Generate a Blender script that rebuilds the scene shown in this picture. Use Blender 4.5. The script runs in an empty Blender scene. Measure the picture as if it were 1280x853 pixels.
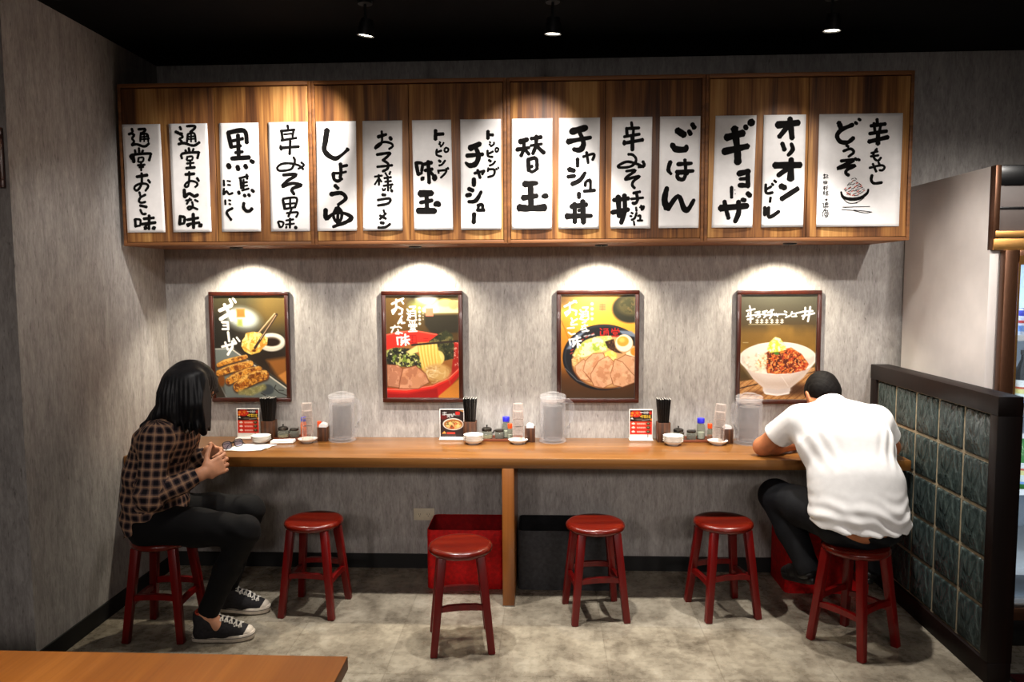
import bpy, bmesh, math, random
import numpy as np
from mathutils import Vector, Matrix, Euler
R = math.radians
PI = math.pi
SC = bpy.context.scene
COL = SC.collection

# ------------------------------------------------------------------ camera
cam_d = bpy.data.cameras.new('camera')
cam = bpy.data.objects.new('camera', cam_d)
COL.objects.link(cam)
cam_d.sensor_width = 36.0
cam_d.lens = 948.25 / 1280 * 36.0
cam_d.clip_start = 0.02
yaw, pitch, roll = R(2.5998), R(4.4988), R(-0.2948)
fw = Vector((-math.sin(yaw) * math.cos(pitch), math.cos(yaw) * math.cos(pitch), -math.sin(pitch)))
rt = Vector((math.cos(yaw), math.sin(yaw), 0))
up = rt.cross(fw)
rt2 = rt * math.cos(roll) + up * math.sin(roll)
up2 = -rt * math.sin(roll) + up * math.cos(roll)
cam.matrix_world = Matrix(((rt2.x, up2.x, -fw.x, 0), (rt2.y, up2.y, -fw.y, -4.1013), (rt2.z, up2.z, -fw.z, 1.5945), (0, 0, 0, 1)))
SC.camera = cam

# ------------------------------------------------------------------ exposure, world, lights
SC.view_settings.view_transform = 'Standard'
SC.view_settings.look = 'None'
SC.view_settings.gamma = 1.0
SC.view_settings.exposure = 0.0
SC.view_settings.use_curve_mapping = False
wd = bpy.data.worlds.new('restaurant_ambience')
SC.world = wd
wd.use_nodes = True
wd.node_tree.nodes['Background'].inputs[0].default_value = (0.9, 0.86, 0.82, 1)
wd.node_tree.nodes['Background'].inputs[1].default_value = 0.022

WARM = (1.0, 0.95, 0.89)
def light(name, kind, loc, power, color=WARM, aim=None, size=0.04, angle=60, blend=0.5):
    d = bpy.data.lights.new(name, kind)
    d.energy = power
    d.color = color
    if kind == 'SPOT':
        d.spot_size = R(angle); d.spot_blend = blend; d.shadow_soft_size = size
    elif kind == 'AREA':
        d.shape = 'RECTANGLE'; d.size, d.size_y = size if isinstance(size, tuple) else (size, size)
    else:
        d.shadow_soft_size = size
    o = bpy.data.objects.new(name, d)
    COL.objects.link(o)
    o.location = loc
    if aim is not None:
        o.rotation_euler = (Vector(aim) - Vector(loc)).to_track_quat('-Z', 'Y').to_euler()
    return o
# three ceiling spotlights in view (lamp bodies are built further down)
SPOTS = [(-0.752, -0.872, 2.62), (0.029, -0.845, 2.62), (1.182, -0.815, 2.62)]
AIMS = [(-1.30, -0.43, 2.22), (-0.08, -0.43, 2.14), (1.08, -0.43, 2.0)]
# each halogen lamp: a strong central beam towards the counter front and floor, and a wide weaker spill
for L, A, P, Q in zip(SPOTS, AIMS, (96, 36, 12), ((-0.50, -0.52, 0), (0.10, -0.48, 0), (1.22, -0.66, 0))):
    light('ceiling_or_fill_spot', 'SPOT', (L[0], L[1], L[2] - 0.026), P, WARM, A, 0.018, 56 if P > 80 else 66, 0.95)
    light('ceiling_or_fill_spot', 'SPOT', (L[0], L[1], L[2] - 0.012), 192, WARM, Q, 0.03, 74 if abs(L[0]) > 0.5 else 82, 1.0)
# further spotlights of the same ceiling, outside the frame towards the camera, and added fill
for x, P in ((-1.50, 70), (-0.55, 76), (0.40, 76), (1.35, 44)):
    light('ceiling_or_fill_spot', 'SPOT', (x, -2.3, 2.6), P, WARM, (x, -0.43, 1.62), 0.03, 43, 0.5)
for x, y, ax, ay, az, P, an in [(-1.05, -1.25, -2.05, -0.70, 1.2, 22, 62), (0.95, -1.35, 1.86, -0.45, 1.1, 50, 50), (-0.95, -3.0, -0.95, -2.75, 0.7, 150, 52),
                                (2.0, -2.3, 2.1, -0.8, 1.7, 110, 50)]:  # last pair: added fill to brighten the dining table and the refrigerator front
    light('ceiling_or_fill_spot', 'SPOT', (x, y, 2.6), P, WARM, (ax, ay, az), 0.03, an, 0.75)
# dining room behind the camera: shaded lamps far away
for x in (-1.6, 0.2, 2.0):
    light('dining_room_light', 'SPOT', (x, -6.3, 2.6), 170, (1.0, 0.90, 0.84), (x * 0.75, 0.0, 0.25), 0.25, 52, 0.9)
# four puck lights under the wall cabinets
PUCKS = [(-1.605, -0.21), (-0.675, -0.19), (0.28, -0.21), (1.215, -0.23)]
for x, y in PUCKS:
    light('cabinet_spot_light', 'SPOT', (x, y, 1.768), 50, (1.0, 0.90, 0.72), (x, y + 0.13, 1.25), 0.012, 118, 0.6)

# ------------------------------------------------------------------ materials
def lin(c):
    out = []
    for v in c[:3]:
        v = v / 255.0
        out.append(v / 12.92 if v <= 0.04045 else ((v + 0.055) / 1.055) ** 2.4)
    return (out[0], out[1], out[2], 1.0)
class NT:
    def __init__(s, name):
        s.m = bpy.data.materials.new(name); s.m.use_nodes = True
        s.t = s.m.node_tree; s.b = s.t.nodes['Principled BSDF']
        s.out = s.t.nodes['Material Output']
    def n(s, typ, **kw):
        nd = s.t.nodes.new('ShaderNode' + typ)
        for k, v in kw.items():
            if k in nd.inputs.keys() if isinstance(k, str) else False: nd.inputs[k].default_value = v
            else: setattr(nd, k, v)
        return nd
    def l(s, a, b): s.t.links.new(a, b)
    def coord(s, scale=(1, 1, 1), rot=(0, 0, 0), which='Object'):
        tc = s.n('TexCoord'); mp = s.n('Mapping')
        mp.inputs['Scale'].default_value = scale; mp.inputs['Rotation'].default_value = rot
        s.l(tc.outputs[which], mp.inputs['Vector']); return mp.outputs[0]
    def noise(s, vec, scale=5, detail=4, rough=0.55, dist=0.0):
        nz = s.n('TexNoise'); nz.inputs['Scale'].default_value = scale; nz.inputs['Detail'].default_value = detail
        nz.inputs['Roughness'].default_value = rough; nz.inputs['Distortion'].default_value = dist
        if vec is not None: s.l(vec, nz.inputs['Vector'])
        return nz.outputs['Fac']
    def ramp(s, fac, stops):
        r = s.n('ValToRGB'); e = r.color_ramp.elements
        while len(e) < len(stops): e.new(0.5)
        for el, (p, c) in zip(e, stops): el.position = p; el.color = lin(c)
        s.l(fac, r.inputs['Fac']); return r.outputs['Color']
    def mix(s, a, b, fac, mode='MIX'):
        m = s.n('Mix'); m.data_type = 'RGBA'; m.blend_type = mode
        for inp, v in ((m.inputs[6], a), (m.inputs[7], b), (m.inputs[0], fac)):
            if hasattr(v, 'node'): s.l(v, inp)
            else: inp.default_value = v
        return m.outputs[2]
    def math(s, op, a, b=0.0, c=0.0):
        m = s.n('Math'); m.operation = op
        for i, v in enumerate((a, b, c)):
            if hasattr(v, 'node'): s.l(v, m.inputs[i])
            else: m.inputs[i].default_value = v
        return m.outputs[0]
    def set(s, **kw):
        names = {'color': 'Base Color', 'rough': 'Roughness', 'metal': 'Metallic', 'ior': 'IOR', 'trans': 'Transmission Weight',
                 'coat': 'Coat Weight', 'spec': 'Specular IOR Level', 'sheen': 'Sheen Weight', 'alpha': 'Alpha', 'sss': 'Subsurface Weight'}
        for k, v in kw.items():
            i = s.b.inputs[names[k]]
            if hasattr(v, 'node'): s.l(v, i)
            else: i.default_value = v
        return s
    def bump(s, h, strength=0.2, dist=0.005):
        b = s.n('Bump'); b.inputs['Strength'].default_value = strength; b.inputs['Distance'].default_value = dist
        s.l(h, b.inputs['Height']); s.l(b.outputs[0], s.b.inputs['Normal']); return s

def plain(name, c, rough=0.5, var=0.12, scale=30, metal=0.0, spec=0.5, bump=0.0, stretch=(1, 1, 1), coat=0.0, **kw):
    """a base colour with a little procedural mottling"""
    m = NT(name)
    f = m.noise(m.coord(stretch), scale, 3)
    d = tuple(max(0, v * (1 - var)) for v in c); b = tuple(min(255, v * (1 + var)) for v in c)
    m.set(color=m.ramp(f, [(0.3, d), (0.7, b)]), rough=rough, metal=metal, spec=spec, coat=coat, **kw)
    if bump: m.bump(f, bump, 0.003)
    return m.m

def wood(name, stops, axis='z', band=9.0, fine=90.0, rough=0.4, coat=0.1, along=0.7, spec=0.5, whole=False):
    m = NT(name)
    if whole:      # one continuous veneer over neighbouring doors: grain follows the place, not the door
        gp = m.n('NewGeometry'); cf = m.coord
        def coord(scale=(1, 1, 1), rot=(0, 0, 0), which='Object'):
            mp = m.n('Mapping'); mp.inputs['Scale'].default_value = scale; mp.inputs['Location'].default_value = (7.3, 0, 0); m.l(gp.outputs['Position'], mp.inputs['Vector']); return mp.outputs[0]
        m.coord = coord
    sc = {'x': (along, band, band), 'y': (band, along, band), 'z': (band, band, along)}[axis]
    sf = {'x': (along * 4, fine, fine), 'y': (fine, along * 4, fine), 'z': (fine, fine, along * 4)}[axis]
    n1 = m.noise(m.coord(sc), 1.0, 3, 0.5, 1.0)
    n2 = m.noise(m.coord(sf), 1.0, 4, 0.6, 0.3)
    f = m.math('ADD', m.math('MULTIPLY', n1, 0.72), m.math('MULTIPLY', n2, 0.28))
    m.set(color=m.ramp(f, stops), rough=rough, coat=coat, spec=spec)
    m.bump(n2, 0.08, 0.002)
    return m.m

def wall_paper():
    m = NT('streaked_grey_wallpaper')
    a = m.noise(m.coord((20, 20, 4.5)), 1.0, 5, 0.65, 0.5)
    b = m.noise(m.coord((95, 95, 22)), 1.0, 4, 0.65, 0.6)
    c = m.noise(m.coord((105, 105, 20)), 1.0, 3, 0.6, 0.4)
    f = m.math('ADD', m.math('MULTIPLY', a, 0.5), m.math('MULTIPLY', b, 0.5))
    col = m.ramp(f, [(0.30, (128, 123, 120)), (0.5, (163, 158, 154)), (0.70, (192, 187, 183))])
    fl = m.ramp(c, [(0.63, (255, 255, 255)), (0.74, (112, 104, 100))])
    m.set(color=m.mix(col, fl, 0.6, 'MULTIPLY'), rough=0.75, spec=0.25)
    m.bump(b, 0.12, 0.002)
    return m.m

def floor_mat():
    m = NT('stone_look_vinyl_tiles')
    co = m.coord()
    sx = m.n('SeparateXYZ'); m.l(co, sx.inputs[0])
    def joint(o, off):
        t = m.math('FRACT', m.math('DIVIDE', m.math('ADD', o, off), 0.457))
        d = m.math('MINIMUM', t, m.math('SUBTRACT', 1.0, t))
        return m.math('LESS_THAN', d, 0.0045)
    jx = joint(sx.outputs[0], 10 * 0.457 + 0.205); jy = joint(sx.outputs[1], 20 * 0.457 + 0.235)
    j = m.math('MAXIMUM', jx, jy)
    def cell(o, off): return m.math('FLOOR', m.math('DIVIDE', m.math('ADD', o, off), 0.457))
    wn = m.n('TexWhiteNoise'); cb = m.n('CombineXYZ')
    m.l(cell(sx.outputs[0], 10 * 0.457 + 0.205), cb.inputs[0]); m.l(cell(sx.outputs[1], 20 * 0.457 + 0.235), cb.inputs[1])
    m.l(cb.outputs[0], wn.inputs['Vector'])
    a = m.noise(co, 5.5, 6, 0.62, 0.35); b = m.noise(co, 26, 5, 0.65); c = m.noise(m.coord((40, 6, 1)), 1.0, 3)
    f = m.math('ADD', m.math('ADD', m.math('MULTIPLY', a, 0.64), m.math('MULTIPLY', b, 0.24)), m.math('MULTIPLY', c, 0.12))
    f = m.math('ADD', f, m.math('MULTIPLY', m.math('SUBTRACT', wn.outputs['Value'], 0.5), 0.05))
    col = m.ramp(f, [(0.34, (90, 82, 70)), (0.46, (128, 119, 104)), (0.56, (153, 144, 127)), (0.68, (174, 166, 150))])
    col = m.mix(col, lin((96, 86, 72)), m.math('MULTIPLY', j, 0.55))
    m.set(color=col, rough=m.ramp(b, [(0.3, (120, 120, 120)), (0.7, (165, 165, 165))]), spec=0.35)
    m.bump(m.math('SUBTRACT', m.math('MULTIPLY', b, 0.3), j), 0.15, 0.002)
    return m.m

def clear(name, tint=(245, 245, 245), gloss=0.14, rough=0.08, body=(235, 235, 235), haze=0.12):
    """thin clear plastic: mostly see-through, a little milky, glossy at grazing angles"""
    m = NT(name)
    tr = m.n('BsdfTransparent'); tr.inputs[0].default_value = lin(tint)
    m.set(color=lin(body), rough=rough, spec=0.6)
    lw = m.n('LayerWeight'); lw.inputs[0].default_value = 0.35
    f = m.math('MINIMUM', m.math('ADD', m.math('MULTIPLY', m.math('POWER', lw.outputs['Facing'], 1.8), 0.26), haze), 1.0)
    nz = m.noise(m.coord(), 60, 2)
    f = m.math('ADD', f, m.math('MULTIPLY', m.math('SUBTRACT', nz, 0.5), 0.06))
    mx = m.n('MixShader'); m.l(f, mx.inputs[0]); m.l(tr.outputs[0], mx.inputs[1]); m.l(m.b.outputs[0], mx.inputs[2])
    m.l(mx.outputs[0], m.out.inputs[0])
    return m.m

def emit(name, c, s):
    m = NT(name)
    m.b.inputs['Emission Color'].default_value = lin(c); m.b.inputs['Emission Strength'].default_value = s
    m.set(color=lin(c), rough=0.3)
    return m.m

def attr_mat(name, rough=0.45, spec=0.4, attr='print'):
    m = NT(name)
    a = m.n('Attribute'); a.attribute_name = attr
    nz = m.noise(m.coord(), 220, 2)
    m.set(color=m.mix(a.outputs['Color'], m.ramp(nz, [(0.3, (225, 225, 225)), (0.7, (255, 255, 255))]), 0.5, 'MULTIPLY'), rough=rough, spec=spec)
    return m.m

def plaid_mat():
    m = NT('brown_navy_plaid_flannel')
    uv = m.n('UVMap'); uv.uv_map = 'cloth'
    sx = m.n('SeparateXYZ'); m.l(uv.outputs[0], sx.inputs[0])
    per = 0.037
    def band(o, c, w):
        t = m.math('FRACT', m.math('DIVIDE', m.math('ADD', o, 5.0), per))
        d = m.math('ABSOLUTE', m.math('SUBTRACT', t, c))
        s = m.n('MapRange'); s.interpolation_type = 'SMOOTHSTEP'
        m.l(d, s.inputs['Value']); s.inputs['From Min'].default_value = w * 1.35; s.inputs['From Max'].default_value = w * 0.65
        return s.outputs[0]
    u, v = sx.outputs[0], sx.outputs[1]
    wide = m.math('ADD', band(u, 0.5, 0.24), band(v, 0.5, 0.24))     # 0, 1, 2
    thin = m.math('ADD', band(u, 0.5, 0.085), band(v, 0.5, 0.085))
    base = m.ramp(m.math('MULTIPLY', wide, 0.5), [(0.0, (26, 23, 29)), (0.5, (86, 68, 67)), (1.0, (140, 111, 96))])
    col = m.mix(base, lin((200, 158, 122)), m.math('MULTIPLY', thin, 0.44))
    nz = m.noise(m.coord(), 160, 2)
    col = m.mix(col, m.ramp(nz, [(0.3, (190, 190, 190)), (0.7, (255, 255, 255))]), 0.5, 'MULTIPLY')
    m.set(color=col, rough=0.85, spec=0.15)
    m.bump(nz, 0.15, 0.001)
    return m.m

def glass_block_mat():
    m = NT('wavy_green_glass')
    a = m.noise(m.coord((9, 18, 7), (0.6, 0, 0)), 1.0, 2, 0.5, 1.8)
    m.set(color=m.ramp(a, [(0.34, (52, 62, 61)), (0.5, (76, 90, 88)), (0.68, (104, 118, 115))]), rough=0.08, trans=0.45, ior=1.33, spec=0.6)  # ramp paints dark and light streaks of refraction into the glass colour
    m.bump(a, 0.6, 0.025)
    return m.m

M = {}
M['wall'] = wall_paper()
M['floor'] = floor_mat()
M['ceiling'] = plain('black_ceiling_paint', (9, 9, 10), 0.9, 0.2, 8, spec=0.1)
M['baseboard'] = plain('black_vinyl_baseboard', (9, 9, 9), 0.6, 0.2, 20)
M['cab'] = wood('figured_walnut_veneer', [(0.34, (60, 31, 12)), (0.43, (102, 60, 26)), (0.51, (140, 90, 43)), (0.59, (176, 123, 64)), (0.68, (200, 152, 88))], 'z', 9.5, 120, 0.6, 0.0, whole=True)
M['cabframe'] = wood('walnut_edging', [(0.3, (92, 52, 22)), (0.7, (150, 95, 46))], 'x', 20, 120, 0.6, 0.0)
M['cabgap'] = plain('dark_shadow_gap', (24, 13, 7), 0.8)
M['counter'] = wood('oiled_cherry_laminate', [(0.3, (100, 63, 25)), (0.5, (124, 80, 35)), (0.72, (146, 100, 50))], 'x', 16, 120, 0.32, 0.25)
M['counterv'] = wood('oiled_cherry_laminate_upright', [(0.3, (128, 74, 24)), (0.5, (152, 90, 34)), (0.72, (172, 106, 46))], 'z', 16, 120, 0.35, 0.2)
M['table'] = wood('oiled_teak_laminate', [(0.3, (128, 70, 20)), (0.5, (154, 90, 30)), (0.72, (180, 112, 44))], 'y', 11, 120, 0.45, 0.0, spec=0.3)
M['tedge'] = wood('dark_table_edging', [(0.3, (44, 26, 14)), (0.7, (70, 42, 22))], 'y', 30, 120, 0.4)
M['stool'] = wood('red_lacquered_wood', [(0.3, (70, 9, 4)), (0.5, (94, 17, 6)), (0.72, (118, 36, 12))], 'x', 18, 90, 0.26, 0.2, spec=0.4)
M['stoolv'] = wood('red_lacquered_wood_upright', [(0.3, (84, 2, 2)), (0.6, (112, 4, 3)), (0.75, (126, 8, 4))], 'z', 18, 90, 0.36, 0.08, spec=0.35)
M['paper'] = plain('white_rice_paper', (238, 234, 232), 0.85, 0.02, 18, spec=0.1)
M['ink'] = plain('black_brush_ink', (14, 12, 11), 0.85, 0.25, 60, spec=0.1)
M['redink'] = plain('red_brush_ink', (196, 70, 40), 0.6, 0.15, 60, spec=0.3)
M['frame'] = wood('dark_mahogany_frame', [(0.3, (46, 17, 10)), (0.7, (70, 27, 15))], 'z', 25, 120, 0.3, 0.3)
M['print'] = attr_mat('printed_poster', 0.5, 0.3)
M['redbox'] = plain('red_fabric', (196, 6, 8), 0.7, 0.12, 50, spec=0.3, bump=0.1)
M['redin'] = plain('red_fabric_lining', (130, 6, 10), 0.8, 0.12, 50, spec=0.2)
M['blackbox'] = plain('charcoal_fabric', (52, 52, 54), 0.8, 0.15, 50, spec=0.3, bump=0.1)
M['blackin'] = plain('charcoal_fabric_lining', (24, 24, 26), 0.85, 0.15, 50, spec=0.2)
M['dwood'] = wood('dark_partition_wood', [(0.3, (14, 6, 4)), (0.7, (26, 12, 8))], 'z', 22, 120, 0.5, 0.0, spec=0.22)
M['grout'] = plain('beige_grout', (150, 136, 112), 0.8, 0.12, 60)
M['gblock'] = glass_block_mat()
M['fwhite'] = plain('cream_enamelled_steel', (220, 212, 207), 0.45, 0.03, 6)
M['fgrey'] = plain('grey_enamelled_steel', (100, 88, 83), 0.5, 0.05, 8)
M['bronze'] = plain('bronze_anodised_metal', (150, 104, 60), 0.32, 0.12, 30, metal=0.85, stretch=(1, 1, 20))
M['dbronze'] = plain('dark_bronze_metal', (88, 58, 40), 0.35, 0.12, 30, metal=0.7, stretch=(20, 20, 1))
M['brass'] = plain('brushed_brass_metal', (196, 146, 84), 0.3, 0.1, 30, metal=0.9, stretch=(1, 20, 20))
M['steel'] = plain('brushed_steel', (150, 148, 144), 0.3, 0.08, 40, metal=0.9)
M['fblack'] = plain('glossy_black_plastic', (14, 14, 15), 0.2, 0.1, 30)
M['fin'] = plain('white_fridge_lining', (196, 208, 220), 0.5, 0.03, 10)
M['black'] = plain('black_lacquer', (14, 13, 13), 0.3, 0.2, 60)
M['white'] = plain('white_porcelain', (236, 232, 226), 0.2, 0.02, 40, coat=0.4)
M['whitepl'] = plain('white_plastic', (226, 224, 220), 0.4, 0.02, 40)
M['tissue'] = plain('white_tissue', (240, 238, 236), 0.9, 0.02, 60, spec=0.1)
M['cond'] = wood('dark_stained_cedar', [(0.32, (36, 17, 7)), (0.5, (74, 39, 15)), (0.7, (122, 72, 32))], 'z', 60, 150, 0.5)
M['tray'] = wood('reddish_tray_wood', [(0.3, (84, 36, 18)), (0.7, (128, 66, 36))], 'x', 40, 150, 0.45)
M['lid'] = plain('dark_tin_lid', (70, 66, 62), 0.3, 0.1, 60, metal=0.8)
M['glassjar'] = clear('clear_jar_glass', (225, 228, 222), 0.2, 0.06, (205, 205, 196), 0.12)
M['clear'] = clear('clear_acrylic', (252, 252, 253), 0.12, 0.1, (244, 242, 244), 0.04)
M['cup'] = clear('frosted_clear_tumbler', (253, 251, 250), 0.14, 0.2, (244, 232, 226), 0.035)
M['water'] = clear('iced_water', (226, 225, 226), 0.1, 0.2, (176, 172, 170), 0.2)
M['soy'] = plain('dark_soy_sauce', (36, 20, 12), 0.2, 0.1, 40)
M['sesame'] = plain('pale_sesame', (206, 190, 150), 0.8, 0.2, 300)
M['stickend'] = plain('grey_chopstick_ends', (176, 172, 166), 0.4, 0.1, 60)
M['chili'] = plain('dark_chilli_oil', (72, 48, 34), 0.6, 0.3, 250)
M['blue'] = plain('blue_plastic_cap', (36, 36, 190), 0.4, 0.05, 40)
M['orange'] = plain('orange_plastic_cap', (226, 76, 20), 0.4, 0.05, 40)
M['orlabel'] = plain('orange_printed_label', (220, 98, 36), 0.5, 0.2, 120)
M['matred'] = plain('dark_red_mat_pile', (70, 24, 24), 0.9, 0.25, 200, spec=0.1, bump=0.3)
M['outlet'] = plain('ivory_outlet_plastic', (206, 196, 172), 0.4, 0.03, 30)
M['lamp'] = emit('lit_lamp_lens', (255, 244, 222), 14.0)
M['lampbody'] = plain('black_lamp_metal', (16, 16, 17), 0.4, 0.1, 40)
M['skin'] = plain('skin', (206, 146, 112), 0.5, 0.06, 22, spec=0.35)
M['skin2'] = plain('tanned_skin', (178, 112, 74), 0.5, 0.06, 22, spec=0.35)
M['plaid'] = plaid_mat()
M['jeans'] = plain('black_denim', (6, 5, 6), 0.85, 0.25, 60, spec=0.25, bump=0.1)
M['jeans2'] = plain('dark_indigo_denim', (12, 13, 17), 0.75, 0.25, 60, spec=0.25, bump=0.1)
M['tee'] = plain('white_cotton_jersey', (238, 236, 234), 0.85, 0.02, 30, spec=0.1, bump=0.05)
M['canvas'] = plain('charcoal_canvas', (40, 38, 40), 0.8, 0.2, 120, spec=0.2)
M['rubber'] = plain('white_rubber', (214, 202, 186), 0.5, 0.05, 60)
M['lace'] = plain('white_cotton_lace', (226, 220, 210), 0.8, 0.05, 90)
M['redsock'] = plain('coral_red_lining', (176, 60, 38), 0.8, 0.1, 90)
M['leather'] = plain('black_leather', (16, 14, 14), 0.35, 0.2, 60)
M['eye'] = plain('dark_eye', (30, 20, 16), 0.15, 0.1, 60)
def hair_mat():
    m = NT('black_hair')
    f = m.noise(m.coord((90, 90, 6)), 1.0, 3)
    m.set(color=m.ramp(f, [(0.3, (7, 7, 9)), (0.7, (20, 20, 24))]), rough=0.46, spec=0.28)
    m.bump(f, 0.3, 0.003)
    return m.m
M['hair'] = hair_mat()
M['hair2'] = plain('short_black_hair', (11, 8, 7), 0.75, 0.35, 160, spec=0.12, bump=0.3)
M['lens'] = clear('spectacle_lens', (228, 232, 248), 0.3, 0.03, (196, 200, 226), 0.1)
def door_glass():
    m = NT('fridge_door_glass'); tr = m.n('BsdfTransparent'); tr.inputs[0].default_value = (0.93, 0.95, 0.96, 1)
    m.set(color=(0.5, 0.55, 0.6, 1), rough=0.03, spec=0.6)
    lw = m.n('LayerWeight'); lw.inputs[0].default_value = 0.3
    mx = m.n('MixShader'); m.l(m.math('ADD', m.math('MULTIPLY', lw.outputs['Fresnel'], 0.6), 0.03), mx.inputs[0])
    m.l(tr.outputs[0], mx.inputs[1]); m.l(m.b.outputs[0], mx.inputs[2]); m.l(mx.outputs[0], m.out.inputs[0])
    return m.m
M['doorglass'] = door_glass()

# ------------------------------------------------------------------ mesh helpers
def link(o, parent=None):
    COL.objects.link(o)
    if parent is not None: o.parent = parent
    return o
def finish(bm, name, mat, parent=None, loc=(0, 0, 0), rot=(0, 0, 0), smooth=38):
    me = bpy.data.meshes.new(name)
    bmesh.ops.recalc_face_normals(bm, faces=bm.faces[:])
    bm.to_mesh(me); bm.free()
    mats = mat if isinstance(mat, (list, tuple)) else [mat]
    for m in mats: me.materials.append(M[m] if isinstance(m, str) else m)
    if smooth:
        me.shade_smooth(); me.set_sharp_from_angle(angle=R(smooth))
    o = bpy.data.objects.new(name, me)
    o.location = loc; o.rotation_euler = rot
    return link(o, parent)
def tag(o, label, cat, group=None):
    o['label'] = label; o['category'] = cat
    if group: o['group'] = group
    return o
def thing(name, label, cat, loc=(0, 0, 0), rz=0.0, group=None):
    o = bpy.data.objects.new(name, None)
    o.empty_display_size = 0.05; o.location = loc; o.rotation_euler = (0, 0, rz)
    link(o); return tag(o, label, cat, group)
def struct(o): o['kind'] = 'structure'; return o
def dup(root, loc, rz=None, label=None, mats=None):
    r = root.copy(); COL.objects.link(r); r.location = loc
    if rz is not None: r.rotation_euler = (0, 0, rz)
    if label: r['label'] = label
    for ch in list(root.children):
        c = ch.copy(); COL.objects.link(c); c.parent = r
        for g in list(ch.children):
            d = g.copy(); COL.objects.link(d); d.parent = c
    return r
def box(bm, x0, x1, y0, y1, z0, z1, bev=0.0, seg=2, mat=0, rot=None):
    b = bmesh.new() if bev or rot else bm
    vs = [b.verts.new((x, y, z)) for x in (x0, x1) for y in (y0, y1) for z in (z0, z1)]
    fs = []
    for q in ((0, 1, 3, 2), (4, 6, 7, 5), (0, 4, 5, 1), (2, 3, 7, 6), (0, 2, 6, 4), (1, 5, 7, 3)):
        f = b.faces.new([vs[i] for i in q]); f.material_index = mat; fs.append(f)
    if b is not bm:
        bmesh.ops.recalc_face_normals(b, faces=b.faces[:])
        if bev: bmesh.ops.bevel(b, geom=b.edges[:], offset=bev, segments=seg, profile=0.5, affect='EDGES')
        if rot is not None: bmesh.ops.transform(b, matrix=rot, verts=b.verts[:])
        merge(bm, b, mat)
def merge(bm, b, mat=0):
    mp = {v: bm.verts.new(v.co) for v in b.verts}
    for f in b.faces:
        try:
            nf = bm.faces.new([mp[v] for v in f.verts]); nf.material_index = mat
        except ValueError: pass
    b.free()
def lathe(bm, prof, seg=32, c=(0, 0, 0), sx=1.0, sy=1.0, mat=0):
    """prof: (radius, z) pairs; radius 0 closes to a point"""
    rings = []
    for r, z in prof:
        if r < 1e-6: rings.append([bm.verts.new((c[0], c[1], c[2] + z))])
        else: rings.append([bm.verts.new((c[0] + r * sx * math.cos(2 * PI * i / seg), c[1] + r * sy * math.sin(2 * PI * i / seg), c[2] + z)) for i in range(seg)])
    for a, b in zip(rings, rings[1:]):
        for i in range(seg):
            j = (i + 1) % seg
            if len(a) == 1 and len(b) == 1: continue
            if len(a) == 1: f = bm.faces.new((a[0], b[j], b[i]))
            elif len(b) == 1: f = bm.faces.new((a[i], a[j], b[0]))
            else: f = bm.faces.new((a[i], a[j], b[j], b[i]))
            f.material_index = mat
def tube(bm, pts, r, seg=10, mat=0, flat=1.0, upv=(0, 0, 1)):
    pts = [Vector(p) for p in pts]
    rs = r if isinstance(r, (list, tuple)) else [r] * len(pts)
    rings = []
    for i, p in enumerate(pts):
        d = (pts[min(i + 1, len(pts) - 1)] - pts[max(i - 1, 0)]).normalized()
        u = Vector(upv)
        if abs(d.dot(u)) > 0.95: u = Vector((1, 0, 0))
        s = d.cross(u).normalized(); w = s.cross(d)
        rings.append([bm.verts.new(p + s * (rs[i] * math.cos(2 * PI * k / seg)) + w * (rs[i] * flat * math.sin(2 * PI * k / seg))) for k in range(seg)])
    for a, b in zip(rings, rings[1:]):
        for k in range(seg):
            j = (k + 1) % seg
            bm.faces.new((a[k], a[j], b[j], b[k])).material_index = mat
    bm.faces.new(rings[0][::-1]).material_index = mat; bm.faces.new(rings[-1]).material_index = mat
def prism(bm, outline, z0, z1, mat=0):
    a = [bm.verts.new((x, y, z0)) for x, y in outline]; b = [bm.verts.new((x, y, z1)) for x, y in outline]
    n = len(a)
    bm.faces.new(a[::-1]).material_index = mat; bm.faces.new(b).material_index = mat
    for i in range(n): bm.faces.new((a[i], a[(i + 1) % n], b[(i + 1) % n], b[i])).material_index = mat
def bar(bm, a, b, w, d, w2=None, d2=None, bev=0.003, xdir=(1, 0, 0), mat=0):
    """square bar from a to b, section w (along xdir) x d, tapering to w2 x d2"""
    a = Vector(a); b = Vector(b); z = (b - a).normalized(); x = Vector(xdir); x = (x - z * x.dot(z)).normalized(); y = z.cross(x)
    w2 = w2 or w; d2 = d2 or d
    t = bmesh.new()
    vs = []
    for p, ww, dd in ((a, w, d), (b, w2, d2)):
        for sx, sy in ((-1, -1), (1, -1), (1, 1), (-1, 1)): vs.append(t.verts.new(p + x * (sx * ww / 2) + y * (sy * dd / 2)))
    for q in ((3, 2, 1, 0), (4, 5, 6, 7), (0, 1, 5, 4), (1, 2, 6, 5), (2, 3, 7, 6), (3, 0, 4, 7)): t.faces.new([vs[i] for i in q])
    if bev: bmesh.ops.bevel(t, geom=t.edges[:], offset=bev, segments=2, profile=0.5, affect='EDGES')
    merge(bm, t, mat)

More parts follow.
